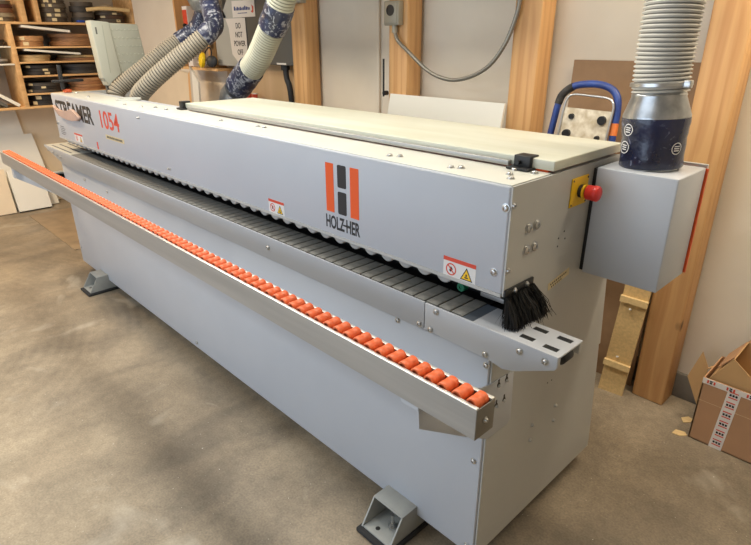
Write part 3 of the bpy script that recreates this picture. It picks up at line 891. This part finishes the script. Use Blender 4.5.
# step ladder
t = thing('step_ladder', 'small folded blue step ladder with a speckled pale platform, leaning behind the machine', 'ladder', (-.48, 1.25, 0))
def lean(z): return 1.12 + .21 * z / 1.40
arch = [(-.70, .02), (-.66, .95), (-.637, 1.24), (-.625, 1.39), (-.604, 1.438), (-.556, 1.470), (-.484, 1.481), (-.423, 1.477), (-.380, 1.461), (-.353, 1.432), (-.340, 1.378), (-.336, 1.273), (-.325, .95), (-.30, .02)]
pa = bez([(x, lean(z), z) for x, z in arch], 900)
obj('side_rail', B().tube(resample(pa, .02), .0155, 16), M['blue_tube'], t)
seg_ = [q for q in pa if q.z > 1.385 and q.x < -.565 and q.z < 1.478]
obj('grip_tape', B().tube(seg_, .0178, 16), M['ladder_tape'], t, label='dark grip tape on the upper left of the frame')
seg_ = [q for q in pa if 1.27 < q.z < 1.325 and q.x > -.4]
obj('orange_band', B().tube(seg_, .0165, 16), mat('orange_tape', (214, 118, 56), .6), t, label='orange tape band on the right rail')
hoop = bez([(x, lean(z) - .025, z) for x, z in [(-.59, .9), (-.583, 1.25), (-.579, 1.37), (-.572, 1.413), (-.545, 1.434), (-.46, 1.433), (-.385, 1.428), (-.358, 1.413), (-.348, 1.375), (-.352, 1.25), (-.355, .9)]], 120)
obj('inner_hoop', B().tube(resample(hoop, .012), .005, 10), M['steel'], t)
pc = [(-.59, 1.0), (-.375, 1.0), (-.352, 1.373), (-.575, 1.377)]
stp = obj('platform', B().quadslab([(x, lean(z) - .022, z) for x, z in pc], -.012), M['step'], t)
for xx, zz, rr in ((-.534, 1.340, .012), (-.388, 1.334, .019), (-.543, 1.263, .019), (-.394, 1.257, .011)): obj('platform_hole', B().cyl((xx, lean(zz) - .0225 - .0125, zz), (xx, lean(zz) - .02, zz), rr, 18), M['black'], stp)
for zz in (.25, .55, .85):
    obj('tread', B().box(-.66, -.30, lean(zz) - .05, lean(zz) + .03, zz, zz + .03, .004), M['step'], t)

# chipboard strip with cleats
t = thing('chipboard_strip', 'narrow chipboard strip with two cleats and pegs leaning left of the thick pine post', 'board', (-.14, 1.36, 0))
c0, c1 = Vector((-.210, 1.325, 0)), Vector((-.092, 1.338, 0))
up = Vector((.026, .046, .62)); upn = up.normalized()
rt = (c1 - c0)
g = B().quadslab([c0, c1, c1 + up, c0 + up], -.016)
obj('strip', g, M['mdf'], t)
def onstrip(u, v): return c0 + rt * u + upn * v
nrm = rt.cross(upn).normalized()
for v in (.150, .500):
    a, c = onstrip(-.03, v), onstrip(1.03, v - .005)
    g = B().quadslab([a, c, c + upn * .03, a + upn * .03], .018)
    obj('cleat', g, M['mdf_lite'], t)
    a = onstrip(.62, v - .045 if v > .3 else v + .05)
for v in (.205, .465):
    a = onstrip(.45, v)
    obj('peg', B().cyl(a, a + nrm * .028 + upn * .012, .0045, 10), M['white_vinyl'], t)

# ------------------------------------------------------------------ cardboard boxes
t = thing('cardboard_box', 'open brown cardboard box with white printed packing tape on the floor', 'box', (.48, 1.37, 0))
bx0, bx1, by0, by1, bz = .252, .72, 1.25, 1.50, .318
g = B().box(bx0, bx1, by0, by0 + .005, 0, bz).box(bx0, bx1, by1 - .005, by1, 0, bz).box(bx0, bx0 + .005, by0, by1, 0, bz).box(bx1 - .005, bx1, by0, by1, 0, bz).box(bx0, bx1, by0, by1, 0, .005)
body = obj('box_body', g, M['cardboard'], t)
obj('box_crease', B().box(bx0, bx1, by0 - .0006, by0, .205, .207), M['cardboard_edge'], body)
g = B().quadslab([(.234, 1.36, .10), (.166, 1.36, .233), (.202, 1.36, .378), (.238, 1.36, .308)], .005)
obj('box_flap', g, M['cardboard_in'], t, label='side flap standing open')
obj('flap_hinge', B().quadslab([(.252, 1.352, .318), (.252, 1.372, .318), (.236, 1.366, .30), (.236, 1.358, .30)], .004), M['cardboard_in'], t)
tb = B().prism([(.352, bz), (.402, bz), (.386, .0), (.336, .0)], 'y', by0 - .0012, by0 - .0002)
for k in range(6):
    zc_ = .285 - k * .05; xm = .377 - (.318 - zc_) * .05
    tb.mi = 1
    tb.box(xm - .017, xm + .017, by0 - .0018, by0 - .001, zc_ + .008, zc_ + .013).box(xm - .017, xm + .017, by0 - .0018, by0 - .001, zc_ - .018, zc_ - .013)
    tb.mi = 2
    for j in range(3): tb.box(xm - .015 + j * .011, xm - .007 + j * .011, by0 - .0018, by0 - .001, zc_ - .008, zc_ + .002)
obj('packing_tape', tb, [M['packtape'], M['red_vinyl'], M['black_vinyl']], t, label='strip of white tape printed in red and black')
tb = B().box(bx0, bx1, by0 - .0016, by0 - .0002, bz - .026, bz)
for k in range(6):
    xx = .285 + k * .075
    tb.mi = 1
    tb.box(xx - .016, xx - .009, by0 - .0022, by0 - .0015, bz - .020, bz - .005).box(xx + .009, xx + .016, by0 - .0022, by0 - .0015, bz - .020, bz - .005)
    tb.mi = 2
    tb.box(xx - .005, xx + .005, by0 - .0022, by0 - .0015, bz - .011, bz - .005).box(xx - .005, xx + .005, by0 - .0022, by0 - .0015, bz - .020, bz - .013)
obj('packing_tape', tb, [M['packtape'], M['red_vinyl'], M['black_vinyl']], t, label='strip of white printed tape along the top edge')
# smaller open carton tipped into it
t = thing('small_carton', 'smaller open cardboard carton tipped on its corner in the taped box', 'box', (.48, 1.37, .30))
# profile in (x, z): low left corner A, upper corner Bq; the open mouth runs along Bq - Cq
A_, B_, C_, D_ = (.267, .306), (.337, .436), (.50, .310), (.44, .205)
ya, yb2 = 1.272, 1.478
g = B().prism([A_, B_, C_, D_], 'y', ya, ya + .004)
obj('front_wall', g, M['cardboard_in'], t)
obj('rear_wall', B().prism([A_, B_, C_, D_], 'y', yb2 - .004, yb2), M['cardboard_in'], t)
def edge(p, q, th=.004): return B().quadslab([(p[0], ya + .004, p[1]), (q[0], ya + .004, q[1]), (q[0], yb2 - .004, q[1]), (p[0], yb2 - .004, p[1])], th)
obj('side_wall', edge(A_, B_, -.004), M['cardboard_in'], t)
obj('side_wall', edge(D_, C_, .004), M['cardboard_in'], t)
obj('carton_floor', edge(A_, D_, .004), M['cardboard_in'], t)
obj('carton_flap', B().quadslab([(B_[0], ya + .01, B_[1]), (B_[0], yb2 - .01, B_[1]), (B_[0] - .05, yb2 - .02, B_[1] - .075), (B_[0] - .05, ya + .02, B_[1] - .075)], .004), M['cardboard'], t)
obj('carton_flap', B().quadslab([(B_[0], yb2, B_[1]), (C_[0], yb2, C_[1]), (C_[0] + .01, yb2 + .04, C_[1] + .07), (B_[0] + .03, yb2 + .04, B_[1] + .05)], .004), M['cardboard'], t)
for (xx, yy, r_, lab) in ((.215, 1.245, .4, 'torn tan cardboard scrap on the floor near the taped box corner'), (.205, 1.37, 1.1, 'small tan cardboard scrap on the floor between post and taped box')):
    o = obj('cardboard_scrap', B().prism([(-.03, -.012), (.0, -.022), (.032, -.008), (.026, .016), (-.012, .02)], 'z', 0, .004, mtx=Matrix.Translation((xx, yy, 0)) @ Matrix.Rotation(r_, 4, 'Z')), M['mdf_lite'], loc=(xx, yy, 0))
    tag(o, lab, 'scrap', 'cardboard scraps')

# ------------------------------------------------------------------ electrical boxes on a plywood backboard
o = obj('plywood_backboard', B().box(-3.98, -2.83, 1.52, YB - .0005, .14, ZC - .02), M['ply'])
tag(o, 'pale plywood backboard behind the grey electrical boxes', 'board')
t = thing('electrical_cabinet', 'light grey electrical cabinet on the plywood backboard with taped papers', 'electrical box', (-3.7, 1.47, 1.47))
obj('cabinet_body', B().box(-3.95, -3.50, 1.42, 1.52, 1.465, 2.3, .006), M['lightgrey_box'], t)
t2 = thing('distribution_box', 'dark grey electrical panel beside the light grey cabinet', 'electrical box', (-3.2, 1.47, 1.47))
obj('panel_body', B().box(-3.49, -2.82, 1.42, 1.52, 1.49, 2.3, .006), M['dark_box'], t2)
obj('panel_label', B().box(-3.05, -2.93, 1.4185, 1.42, 1.495, 1.507), M['paper'], t2)
obj('conduit', B().tube(bez([(-3.0, 1.46, 1.49), (-2.99, 1.46, 1.40), (-2.95, 1.465, 1.2), (-2.94, 1.465, .3)], 40), .022, 14), M['cable'], t2, label='black conduit hanging from the panel')
obj('conduit_nut', B().cyl((-3.0, 1.46, 1.49), (-3.0, 1.46, 1.455), .034, 6), M['cable'], t2)
# papers
sl = thing('paper_sign', 'white paper sign telling not to power off, taped to the cabinet', 'sign', (-3.6, 1.417, 1.7))
obj('sheet', B().prism([(-3.74, 1.83), (-3.44, 1.83), (-3.44, 1.62), (-3.46, 1.50), (-3.60, 1.50), (-3.68, 1.56), (-3.70, 1.76)], 'y', 1.414, 1.4165), M['paper'], sl)
for k, s in enumerate(('DO', 'NOT', 'POWER', 'OFF')):
    text_mesh('lettering', s, M['paper_ink'], sl, .058, (-3.55, 1.4135, 1.755 - k * .066), (1, 0, 0), (0, 0, 1), .85, align='CENTER', bold=.0006)
sl = thing('paper_notice', 'white notice with blue print and a red mark, above the paper sign', 'sign', (-3.5, 1.417, 1.9))
obj('sheet', B().box(-3.62, -3.29, 1.4145, 1.417, 1.835, 1.955), M['paper'], sl)
g = B()
rr_ = random.Random(2)
x = -3.59
while x < -3.36:
    wd = rr_.uniform(.010, .020); g.box(x, x + wd, 1.4135, 1.4146, 1.885, 1.885 + rr_.uniform(.016, .03)); x += wd + .006
g.box(-3.54, -3.40, 1.4135, 1.4146, 1.862, 1.867)
obj('blue_print', g, M['blue_ink'], sl)
obj('red_mark', B().prism([(-3.345, 1.87), (-3.325, 1.885), (-3.33, 1.92), (-3.305, 1.905), (-3.31, 1.87), (-3.325, 1.862)], 'y', 1.4135, 1.4146), M['red_vinyl'], sl)
o = obj('marker_pen', B().cyl((-3.80, 1.413, 1.91), (-3.745, 1.409, 1.84), .011, 12, .002), M['black'])
tag(o, 'black marker pen stuck to the cabinet beside the white notice', 'pen')
o = obj('paper_strip', B().box(-3.945, -3.885, 1.417, 1.4195, 1.80, 2.02), M['paper'])
tag(o, 'narrow white paper strip at the left edge of the light grey cabinet', 'paper')

# small open wall shelf left of the cabinet
t = thing('wall_shelf', 'small open pine wall shelf left of the light grey electrical cabinet', 'shelf', (-4.25, 1.46, 1.44))
obj('side_board', B().box(-4.585, -4.56, 1.38, YB - .0005, 1.44, 2.2), M['pine'], t)
obj('side_board', B().box(-4.02, -3.995, 1.38, YB - .0005, 1.44, 2.2), M['pine'], t)
obj('bottom_board', B().box(-4.59, -3.86, 1.36, YB - .0005, 1.42, 1.442), M['pine_h'], t)
obj('back_board', B().box(-4.56, -4.02, 1.54, YB - .0006, 1.44, 2.2), M['ply'], t)
t = thing('tall_carton', 'red and white carton standing on the small wall shelf', 'box', (-4.42, 1.44, 1.442))
obj('carton_body', B().box(-4.46, -4.37, 1.40, 1.48, 1.442, 1.95, .002), M['paper'], t)
obj('red_panel', B().box(-4.455, -4.375, 1.3985, 1.40, 1.72, 1.92), M['red_vinyl'], t)
o = obj('chisel_handle', B().cyl((-4.40, 1.378, 1.80), (-4.30, 1.373, 1.65), .018, 12, .004), M['black']); tag(o, 'black tool handle, upper one against the red carton', 'tool', 'black tool handles')
o = obj('chisel_handle', B().cyl((-4.46, 1.375, 1.72), (-4.34, 1.37, 1.61), .018, 12, .004), M['black']); tag(o, 'black tool handle, lower one against the red carton', 'tool', 'black tool handles')
rr_ = random.Random(4)
for k, (cc, lab) in enumerate((((150, 140, 124), 'grey sanding pad lowest of the pile on the small wall shelf'), ((206, 200, 188), 'white sanding pad in the middle of the pile on the small wall shelf'), ((128, 118, 104), 'dark grey sanding pad on top of the pile on the small wall shelf'))):
    o = obj('sanding_pad', B().lathe([(.075, 0), (.085, .008), (.085, .020), (.07, .027)], (-4.19, 1.45, 1.442 + k * .028), (0, 0, 1), 24), mat('pad_%d' % k, cc, .9, var=.1, scale=30))
    tag(o, lab, 'sanding pad', 'sanding pads')
t = thing('ear_muffs', 'yellow and black ear muffs hanging at the end of the small wall shelf', 'ear muffs', (-3.98, 1.37, 1.442))
obj('ear_cup', B().lathe([(.05, 0), (.064, .01), (.064, .03), (.04, .045), (0, .05)], (-4.02, 1.335, 1.505), (-.3, -.9, .15), 24), M['earmuff'], t, label='yellow ear cup')
obj('ear_cup', B().lathe([(.04, 0), (.048, .01), (.048, .03), (.03, .04), (0, .043)], (-3.93, 1.365, 1.495), (.5, -.8, .15), 24), M['black'], t, label='black ear cup')
obj('headband', B().tube(bez([(-4.05, 1.35, 1.50), (-4.06, 1.37, 1.57), (-4.0, 1.38, 1.61), (-3.95, 1.37, 1.57), (-3.96, 1.35, 1.50)], 30), .006, 8), M['black'], t)

# sheets standing on edge behind the lid
for poly, y0_, m_, lab in (
        ([(-4.62, 0), (-4.50, 0), (-4.36, 1.36), (-4.345, 1.45), (-4.43, 1.37)], 1.365, 'pine', 'wood edged board leftmost of three standing behind the lid'),
        ([(-4.49, 0), (-4.41, 0), (-4.26, 1.36), (-4.335, 1.45)], 1.340, 'grey_mel', 'grey board in the middle of three standing behind the lid'),
        ([(-4.40, 0), (-4.30, 0), (-4.15, 1.32), (-4.25, 1.42)], 1.315, 'white_mel', 'white board rightmost of three standing behind the lid')):
    o = obj('standing_board', B().prism(poly, 'y', y0_, y0_ + .018), M[m_], loc=(poly[0][0], y0_, 0))
    tag(o, lab, 'board', 'boards standing behind the lid')
o = obj('cream_sheet', B().quadslab([(-5.75, 1.42, 0), (-4.66, 1.42, 0), (-4.66, 1.515, 1.36), (-5.75, 1.515, 1.46)], -.012), M['cream_board'], loc=(-5.1, 1.48, 0))
tag(o, 'large cream sheet leaning on the wall behind the ribbed hoses', 'board')
for k, (x, m_, lab) in enumerate(((-3.55, 'red_vinyl', 'red tube standing just right of the taped hose foot behind the lid'), (-3.46, 'white_mel', 'white tube with a red end standing behind the lid'))):
    t = thing('sealant_tube', lab, 'tube', (x, 1.40, .0), 'tubes behind the lid')
    obj('tube_body', B().cyl((x, 1.40, 0), (x, 1.46, 1.26), .022, 16), M['white_mel'], t)
    obj('red_band', B().cyl((x, 1.452, 1.09), (x, 1.459, 1.25), .0235, 16), M['red_vinyl'], t, label='red band')

# ------------------------------------------------------------------ shelving on the left wall
SX = -5.9            # front plane
SB = XL + .0005
t = thing('shelving_unit', 'large pine edged shelving unit full of coils on the left wall', 'shelf', (-6.15, .7, 1.03))
def board(name, y0, y1, z0, z1, m_='pine_h', x0=SB, x1=SX):
    return obj(name, B().box(x0, x1, y0, y1, z0, z1, .001), M[m_], t)
board('shelf_board', -.55, 1.545, 1.818, 1.84)
for zz in (1.615, 1.475, 1.345, 1.175): board('shelf_board', .347, 1.528, zz - .016, zz)
board('shelf_board', -.55, 1.545, 1.03, 1.052)
for zz in (1.622, 1.462): board('shelf_board', -.528, .301, zz - .014, zz, 'white_mel')
board('upright', .303, .345, 1.052, 1.818)
board('upright', 1.53, 1.55 - .001, 1.052, 1.818)
board('upright', .458, .50, 1.84, ZC - .01)
board('upright', .585, .622, 1.84, ZC - .01)
board('upright', 1.53, 1.55 - .001, 1.84, ZC - .01)
board('upright', -.55, -.53, 1.052, ZC - .01)
for a in ((-.53, .303), (.345, 1.53)): board('back_panel', a[0], a[1], 1.052, 1.818, 'grey_mel', SB, SB + .008)
board('back_panel', -.53, 1.53, 1.84, ZC - .01, 'grey_mel', SB, SB + .008)

def coil_mats(base):
    return mat('edging_%d_%d_%d' % base, base, .6, rgb2=tuple(int(c * .78) for c in base), scale=90, stretch=(.2, .2, 2))
CM = {}
def coil(yc, z, r, h, col, lab, group, tilt=0.0, tabs=0, xo=None):
    """a flat coil of edge banding: wound tape with a hollow core, lying on a shelf"""
    if col not in CM: CM[col] = coil_mats(col)
    xo = SX - .02 - r if xo is None else xo
    prof = [(r * .42, 0), (r * .985, 0), (r, .002)]
    n = max(3, int(h / .009))
    ru = random.Random(int(yc * 991 + z * 1313))
    for k in range(n):
        z0 = .002 + (h - .004) * k / n; z1 = .002 + (h - .004) * (k + 1) / n
        q = r * ru.uniform(.955, 1.0)
        prof += [(q, z0 + .0008), (q, z1 - .0008), (q * .985, z1)]
    prof += [(r * .985, h), (r * .42, h), (r * .42, 0)]
    o = obj('edging_coil', B().lathe(prof, (0, 0, 0), (0, 0, 1), 36, cap=False), CM[col], local=True)
    o.location = (xo, yc, z); o.rotation_euler = (tilt, 0, 0)
    tag(o, lab, 'coil', group)
    rr = random.Random(int(yc * 1000 + z * 77))
    for k in range(tabs):
        a = rr.uniform(-.9, .3)
        w_ = rr.uniform(.014, .026)
        pts_ = []
        for da in (-w_ / r, w_ / r):
            for zz in (h * .2, h * .85): pts_.append(((r + .0012) * math.cos(a + da), (r + .0012) * math.sin(a + da), zz))
        bb = B(); bb._add(pts_, [(0, 2, 3, 1)])
        obj('tape_tab', bb, M['kraft'], o, local=True)
    return o
LV = ['lowest', 'second', 'third', 'fourth', 'topmost']
def stack(yc, z, r, hs, cols, where, desc, tabs=0):
    zz = z
    n = len(hs)
    for k, h in enumerate(hs):
        lv = 'lowest' if k == 0 else ('topmost' if k == n - 1 else LV[k])
        coil(yc + (.008 if k % 2 else -.006), zz, r * (1 - .03 * (k % 2)), h, cols[k % len(cols)], '%s edging coil, %s %s' % (desc, lv, where), 'edging coils on the shelving unit', 0, tabs)
        zz += h + .0005
BR1, BR2, TN1, TN2, BK1, BK2 = (92, 82, 70), (112, 102, 88), (190, 140, 92), (206, 158, 108), (46, 42, 40), (62, 58, 54)
T = 'top shelf'
stack(.775, 1.8405, .142, [.045, .04, .045, .04, .035], [BR1, BR2], 'in left stack on the top shelf', 'dark brown', 2)
stack(1.060, 1.8405, .112, [.05, .05, .055, .04], [BK2, BR1], 'in middle stack on the top shelf', 'blackish', 0)
stack(1.345, 1.8405, .16, [.042, .034, .03], [BR1, (92, 66, 48)], 'in right stack on the top shelf', 'brown', 1)
stack(.28, 1.8405, .15, [.04, .035, .045, .03, .03], [(120, 108, 90), (168, 156, 132), (150, 110, 84), (96, 56, 48)], 'left of the upright on the top shelf', 'mixed coloured', 1)
stack(.50, 1.6155, .14, [.05, .048], [TN1, TN2], 'in left pair on first shelf below top', 'tan', 1)
stack(.94, 1.6155, .22, [.045, .04, .033], [(176, 128, 84), (160, 116, 76)], 'in right pile on first shelf below top', 'tan brown', 0)
stack(.52, 1.4755, .155, [.032, .03], [(216, 188, 136), (206, 176, 126)], 'in left pile on second shelf below top', 'pale cream', 0)
stack(.97, 1.4755, .22, [.03, .02], [(164, 118, 78), (214, 184, 132)], 'in right pile on second shelf below top', 'light brown', 0)
stack(.55, 1.3455, .18, [.034, .03, .03], [BK1, BK2], 'in left pile on third shelf below top', 'black', 1)
stack(.97, 1.3455, .20, [.034, .03, .03], [BK2, BK1], 'in right pile on third shelf below top', 'black', 0)
stack(.545, 1.1755, .185, [.036, .03, .03], [(74, 70, 66), BK1], 'in left pile on fourth shelf below top', 'charcoal', 1)
stack(1.0, 1.1755, .19, [.032, .03, .034, .03], [(176, 124, 80), TN1], 'in right pile on fourth shelf below top', 'reddish tan', 0)
stack(.53, 1.0525, .17, [.05, .05], [BK1, (38, 36, 36)], 'in left pair on the bottom shelf', 'black', 1)
stack(.94, 1.0525, .18, [.05, .05], [BK1, BK2], 'in right pair on the bottom shelf', 'black', 0)
stack(.18, 1.6225, .10, [.03, .028], [(70, 62, 58), (48, 44, 44)], 'on the upper white shelf', 'dark', 0)
stack(.17, 1.4625, .10, [.022, .020], [(96, 92, 88), (190, 186, 180)], 'on the lower white shelf', 'grey', 0)
def slab(name, y0, y1, z, th, dz, m_, lab, cat='board', x1=SX + .02):
    o = obj(name, B().quadslab([(x1 - .35, y0, z), (x1, y0, z), (x1, y1, z + dz), (x1 - .35, y1, z + dz)], th), M[m_], loc=(x1 - .2, (y0 + y1) / 2, z))
    return tag(o, lab, cat)
slab('shelf_offcut',   .43, .86, 1.790, .022, -.045, 'white_mel', 'white strip lying tilted over the tan coils on the upper shelf')
slab('shelf_offcut', .41, .92, 1.578, .018, -.044, 'white_mel', 'white strip lying tilted over the cream coils on the second shelf')
o = obj('edging_strip', B().tube(bez([(SX + .02, 1.06, 1.962), (SX + .03, 1.2, 1.978), (SX + .03, 1.35, 1.975), (SX + .01, 1.5, 1.966)], 40), .019, 8), M['mdf_lite']); tag(o, 'pale curved strip lying over the brown coils on the top shelf', 'strip')
o = obj('plastic_bag', B().lathe([(.11, 0), (.13, .02), (.09, .05), (.03, .075), (0, .08)], (SX - .2, 1.33, 1.9525), (0, 0, 1), 11), mat('crumpled_plastic', (186, 176, 160), .3, rgb2=(150, 140, 124), scale=40, bump=.8)); tag(o, 'crumpled clear plastic bag on the brown coils on the top shelf', 'bag')
o = obj('blue_pouch', B().box(SX - .05, SX + .012, .955, 1.03, 1.8405, 1.862, .012), mat('blue_cloth', (36, 72, 168), .7, var=.1, scale=30)); tag(o, 'small blue pouch at the edge of the top shelf', 'pouch')
o = obj('shelf_remnant', B().quadslab([(SX - .25, -.10, 1.31), (SX - .02, -.10, 1.31), (SX - .02, .255, 1.055), (SX - .25, .255, 1.055)], .03), M['white_mel'], loc=(SX - .1, .1, 1.05)); tag(o, 'white offcut leaning in the lowest left cell of the shelving unit', 'panel')
o = obj('shelf_remnant', B().quadslab([(SX - .25, -.14, 1.235), (SX - .03, -.14, 1.235), (SX - .03, .15, 1.055), (SX - .25, .15, 1.055)], .028), M['dark_box'], loc=(SX - .1, .0, 1.05)); tag(o, 'dark grey offcut leaning behind the white one in the lowest left cell', 'panel')

# boards leaning under the shelving
def lean_board(y0, y1, zt, xb, xt, m_, lab, th=.018, slant=0.0):
    o = obj('leaning_board', B().quadslab([(xb, y0, 0), (xb, y1, 0), (xt, y1 + slant, zt), (xt, y0 + slant, zt)], th), M[m_], loc=(xb, (y0 + y1) / 2, 0))
    tag(o, lab, 'board', 'boards leaning under the shelving unit')
lean_board(-.60, .345, 1.02, -6.10, -6.36, 'white_mel', 'large white board leaning under the shelving, tallest of the white ones', slant=-.05)
lean_board(-.1, .44, .74, -6.04, -6.27, 'white_mel', 'white board of middle height leaning under the shelving unit', slant=-.06)
lean_board(.02, .33, .41, -5.93, -6.08, 'white_mel', 'small thick white board leaning in front at the bottom', th=.05)
lean_board(-.32, .0, .44, -5.94, -6.06, 'cream_board', 'small cream board leaning left of the small thick white one', th=.03)
lean_board(.30, 1.15, 1.0, -6.22, -6.37, 'cream_board', 'wide cream board leaning right of the white boards under the shelving')
o = obj('pine_block', B().box(-4.92, -4.80, .42, .52, 0, .62, .004), M['pine']); tag(o, 'orange tinted pine upright standing behind the far end of the machine', 'wood block')
o = obj('floor_sheet', B().box(-5.72, -4.30, .06, 1.2, 0, .006, .002), M['floor_sheet']); tag(o, 'brown sheet lying on the floor beyond the far end of the machine', 'sheet')
p = bez([(-6.0, .80, 1.012), (-5.7, .70, .98), (-5.2, .55, 1.10), (-4.6, .40, 1.16), (-4.1, .33, 1.05), (-3.88, .30, .80), (-3.80, .28, .70)], 80)
o = obj('black_cable', B().tube(p, .014, 10), M['cable']); tag(o, 'thick black cable hanging behind the far end of the machine', 'cable')
p = bez([(-5.86, -.02, .012), (-5.78, .15, .012), (-5.80, .30, .012), (-5.84, .40, .03)], 40)

# ------------------------------------------------------------------ ceiling lamps
def lamp(x, y, lab, watts, col, ln=1.25):
    t = thing('ceiling_lamp', lab, 'lamp', (x, y, ZC), 'ceiling lamps')
    obj('lamp_tray', B().prism([(y - .10, ZC - .06), (y - .06, ZC - .0005), (y + .06, ZC - .0005), (y + .10, ZC - .06), (y + .095, ZC - .06), (y + .055, ZC - .01), (y - .055, ZC - .01), (y - .095, ZC - .06)], 'x', x - ln / 2, x + ln / 2), M['lamp_body'], t)
    em = bpy.data.materials.get('tube_glow_%d' % int(watts))
    if not em:
        em = mat('tube_glow_%d' % int(watts), (255, 250, 238), .4)
        em.node_tree.nodes['Principled BSDF'].inputs['Emission Color'].default_value = (1, .95, .86, 1)
        em.node_tree.nodes['Principled BSDF'].inputs['Emission Strength'].default_value = 3.0
    g = B()
    for dy in (-.04, .04): g.cyl((x - ln / 2 + .02, y + dy, ZC - .035), (x + ln / 2 - .02, y + dy, ZC - .035), .013, 12)
    obj('lamp_tube', g, em, t)
    l = bpy.data.lights.new('lamp_light', 'AREA')
    l.shape = 'RECTANGLE'; l.size = ln; l.size_y = .34; l.energy = watts; l.color = col
    o = bpy.data.objects.new('lamp_light', l)
    COL.objects.link(o); o.parent = t; o.location = (0, 0, -.075)
WARM = (1.0, .76, .50)
lamp(-4.7, -.75, 'fluorescent ceiling lamp near the shelving wall', 66, WARM)
lamp(-2.3, .10, 'fluorescent ceiling lamp above the middle of the machine', 33, (1.0, .95, .85))
lamp(-.6, .10, 'fluorescent ceiling lamp above the near end of the machine', 22, (1.0, .94, .83))
lamp(.55, 1.12, 'added ceiling lamp above the cardboard box, brightening the back wall', 34, (1.0, .86, .66))  # no known fixture here; added to wash the right end of the wall
lamp(-1.6, -2.0, 'fluorescent ceiling lamp in front of the machine', 33, (.87, .94, 1.0))
# daylight through the wide opening in the front wall
l = bpy.data.lights.new('daylight', 'AREA')
l.shape = 'RECTANGLE'; l.size = 5.4; l.size_y = 2.3; l.energy = 112; l.color = (.70, .83, 1.0)
o = bpy.data.objects.new('daylight', l); COL.objects.link(o)
o.location = (-2.15, YF - .02, 1.2); o.rotation_euler = (PI / 2, 0, 0)

wd = bpy.data.worlds.new('World'); SC.world = wd
wd.use_nodes = True
bg = wd.node_tree.nodes['Background']
bg.inputs['Color'].default_value = (.70, .82, 1.0, 1); bg.inputs['Strength'].default_value = 0.4

# ------------------------------------------------------------------ camera
F, yaw, pitch, roll = 554.3822, -0.8051885, 0.3980636, -0.0038057
fw = Vector((math.sin(yaw) * math.cos(pitch), math.cos(yaw) * math.cos(pitch), -math.sin(pitch)))
rt_ = fw.cross(Vector((0, 0, 1))).normalized(); up_ = rt_.cross(fw)
c, s = math.cos(roll), math.sin(roll)
R_ = c * rt_ + s * up_; U_ = -s * rt_ + c * up_
cam = bpy.data.cameras.new('camera')
cam.sensor_width = 36.0; cam.lens = F * 36.0 / 751.0; cam.clip_start = .05
co = bpy.data.objects.new('camera', cam); COL.objects.link(co)
co.matrix_world = Matrix(((R_.x, U_.x, -fw.x, .73507), (R_.y, U_.y, -fw.y, -1.18054), (R_.z, U_.z, -fw.z, 1.66928), (0, 0, 0, 1)))
SC.camera = co
SC.view_settings.view_transform = 'Standard'
SC.view_settings.look = 'None'
SC.view_settings.gamma = 1.0
SC.view_settings.exposure = 0.0
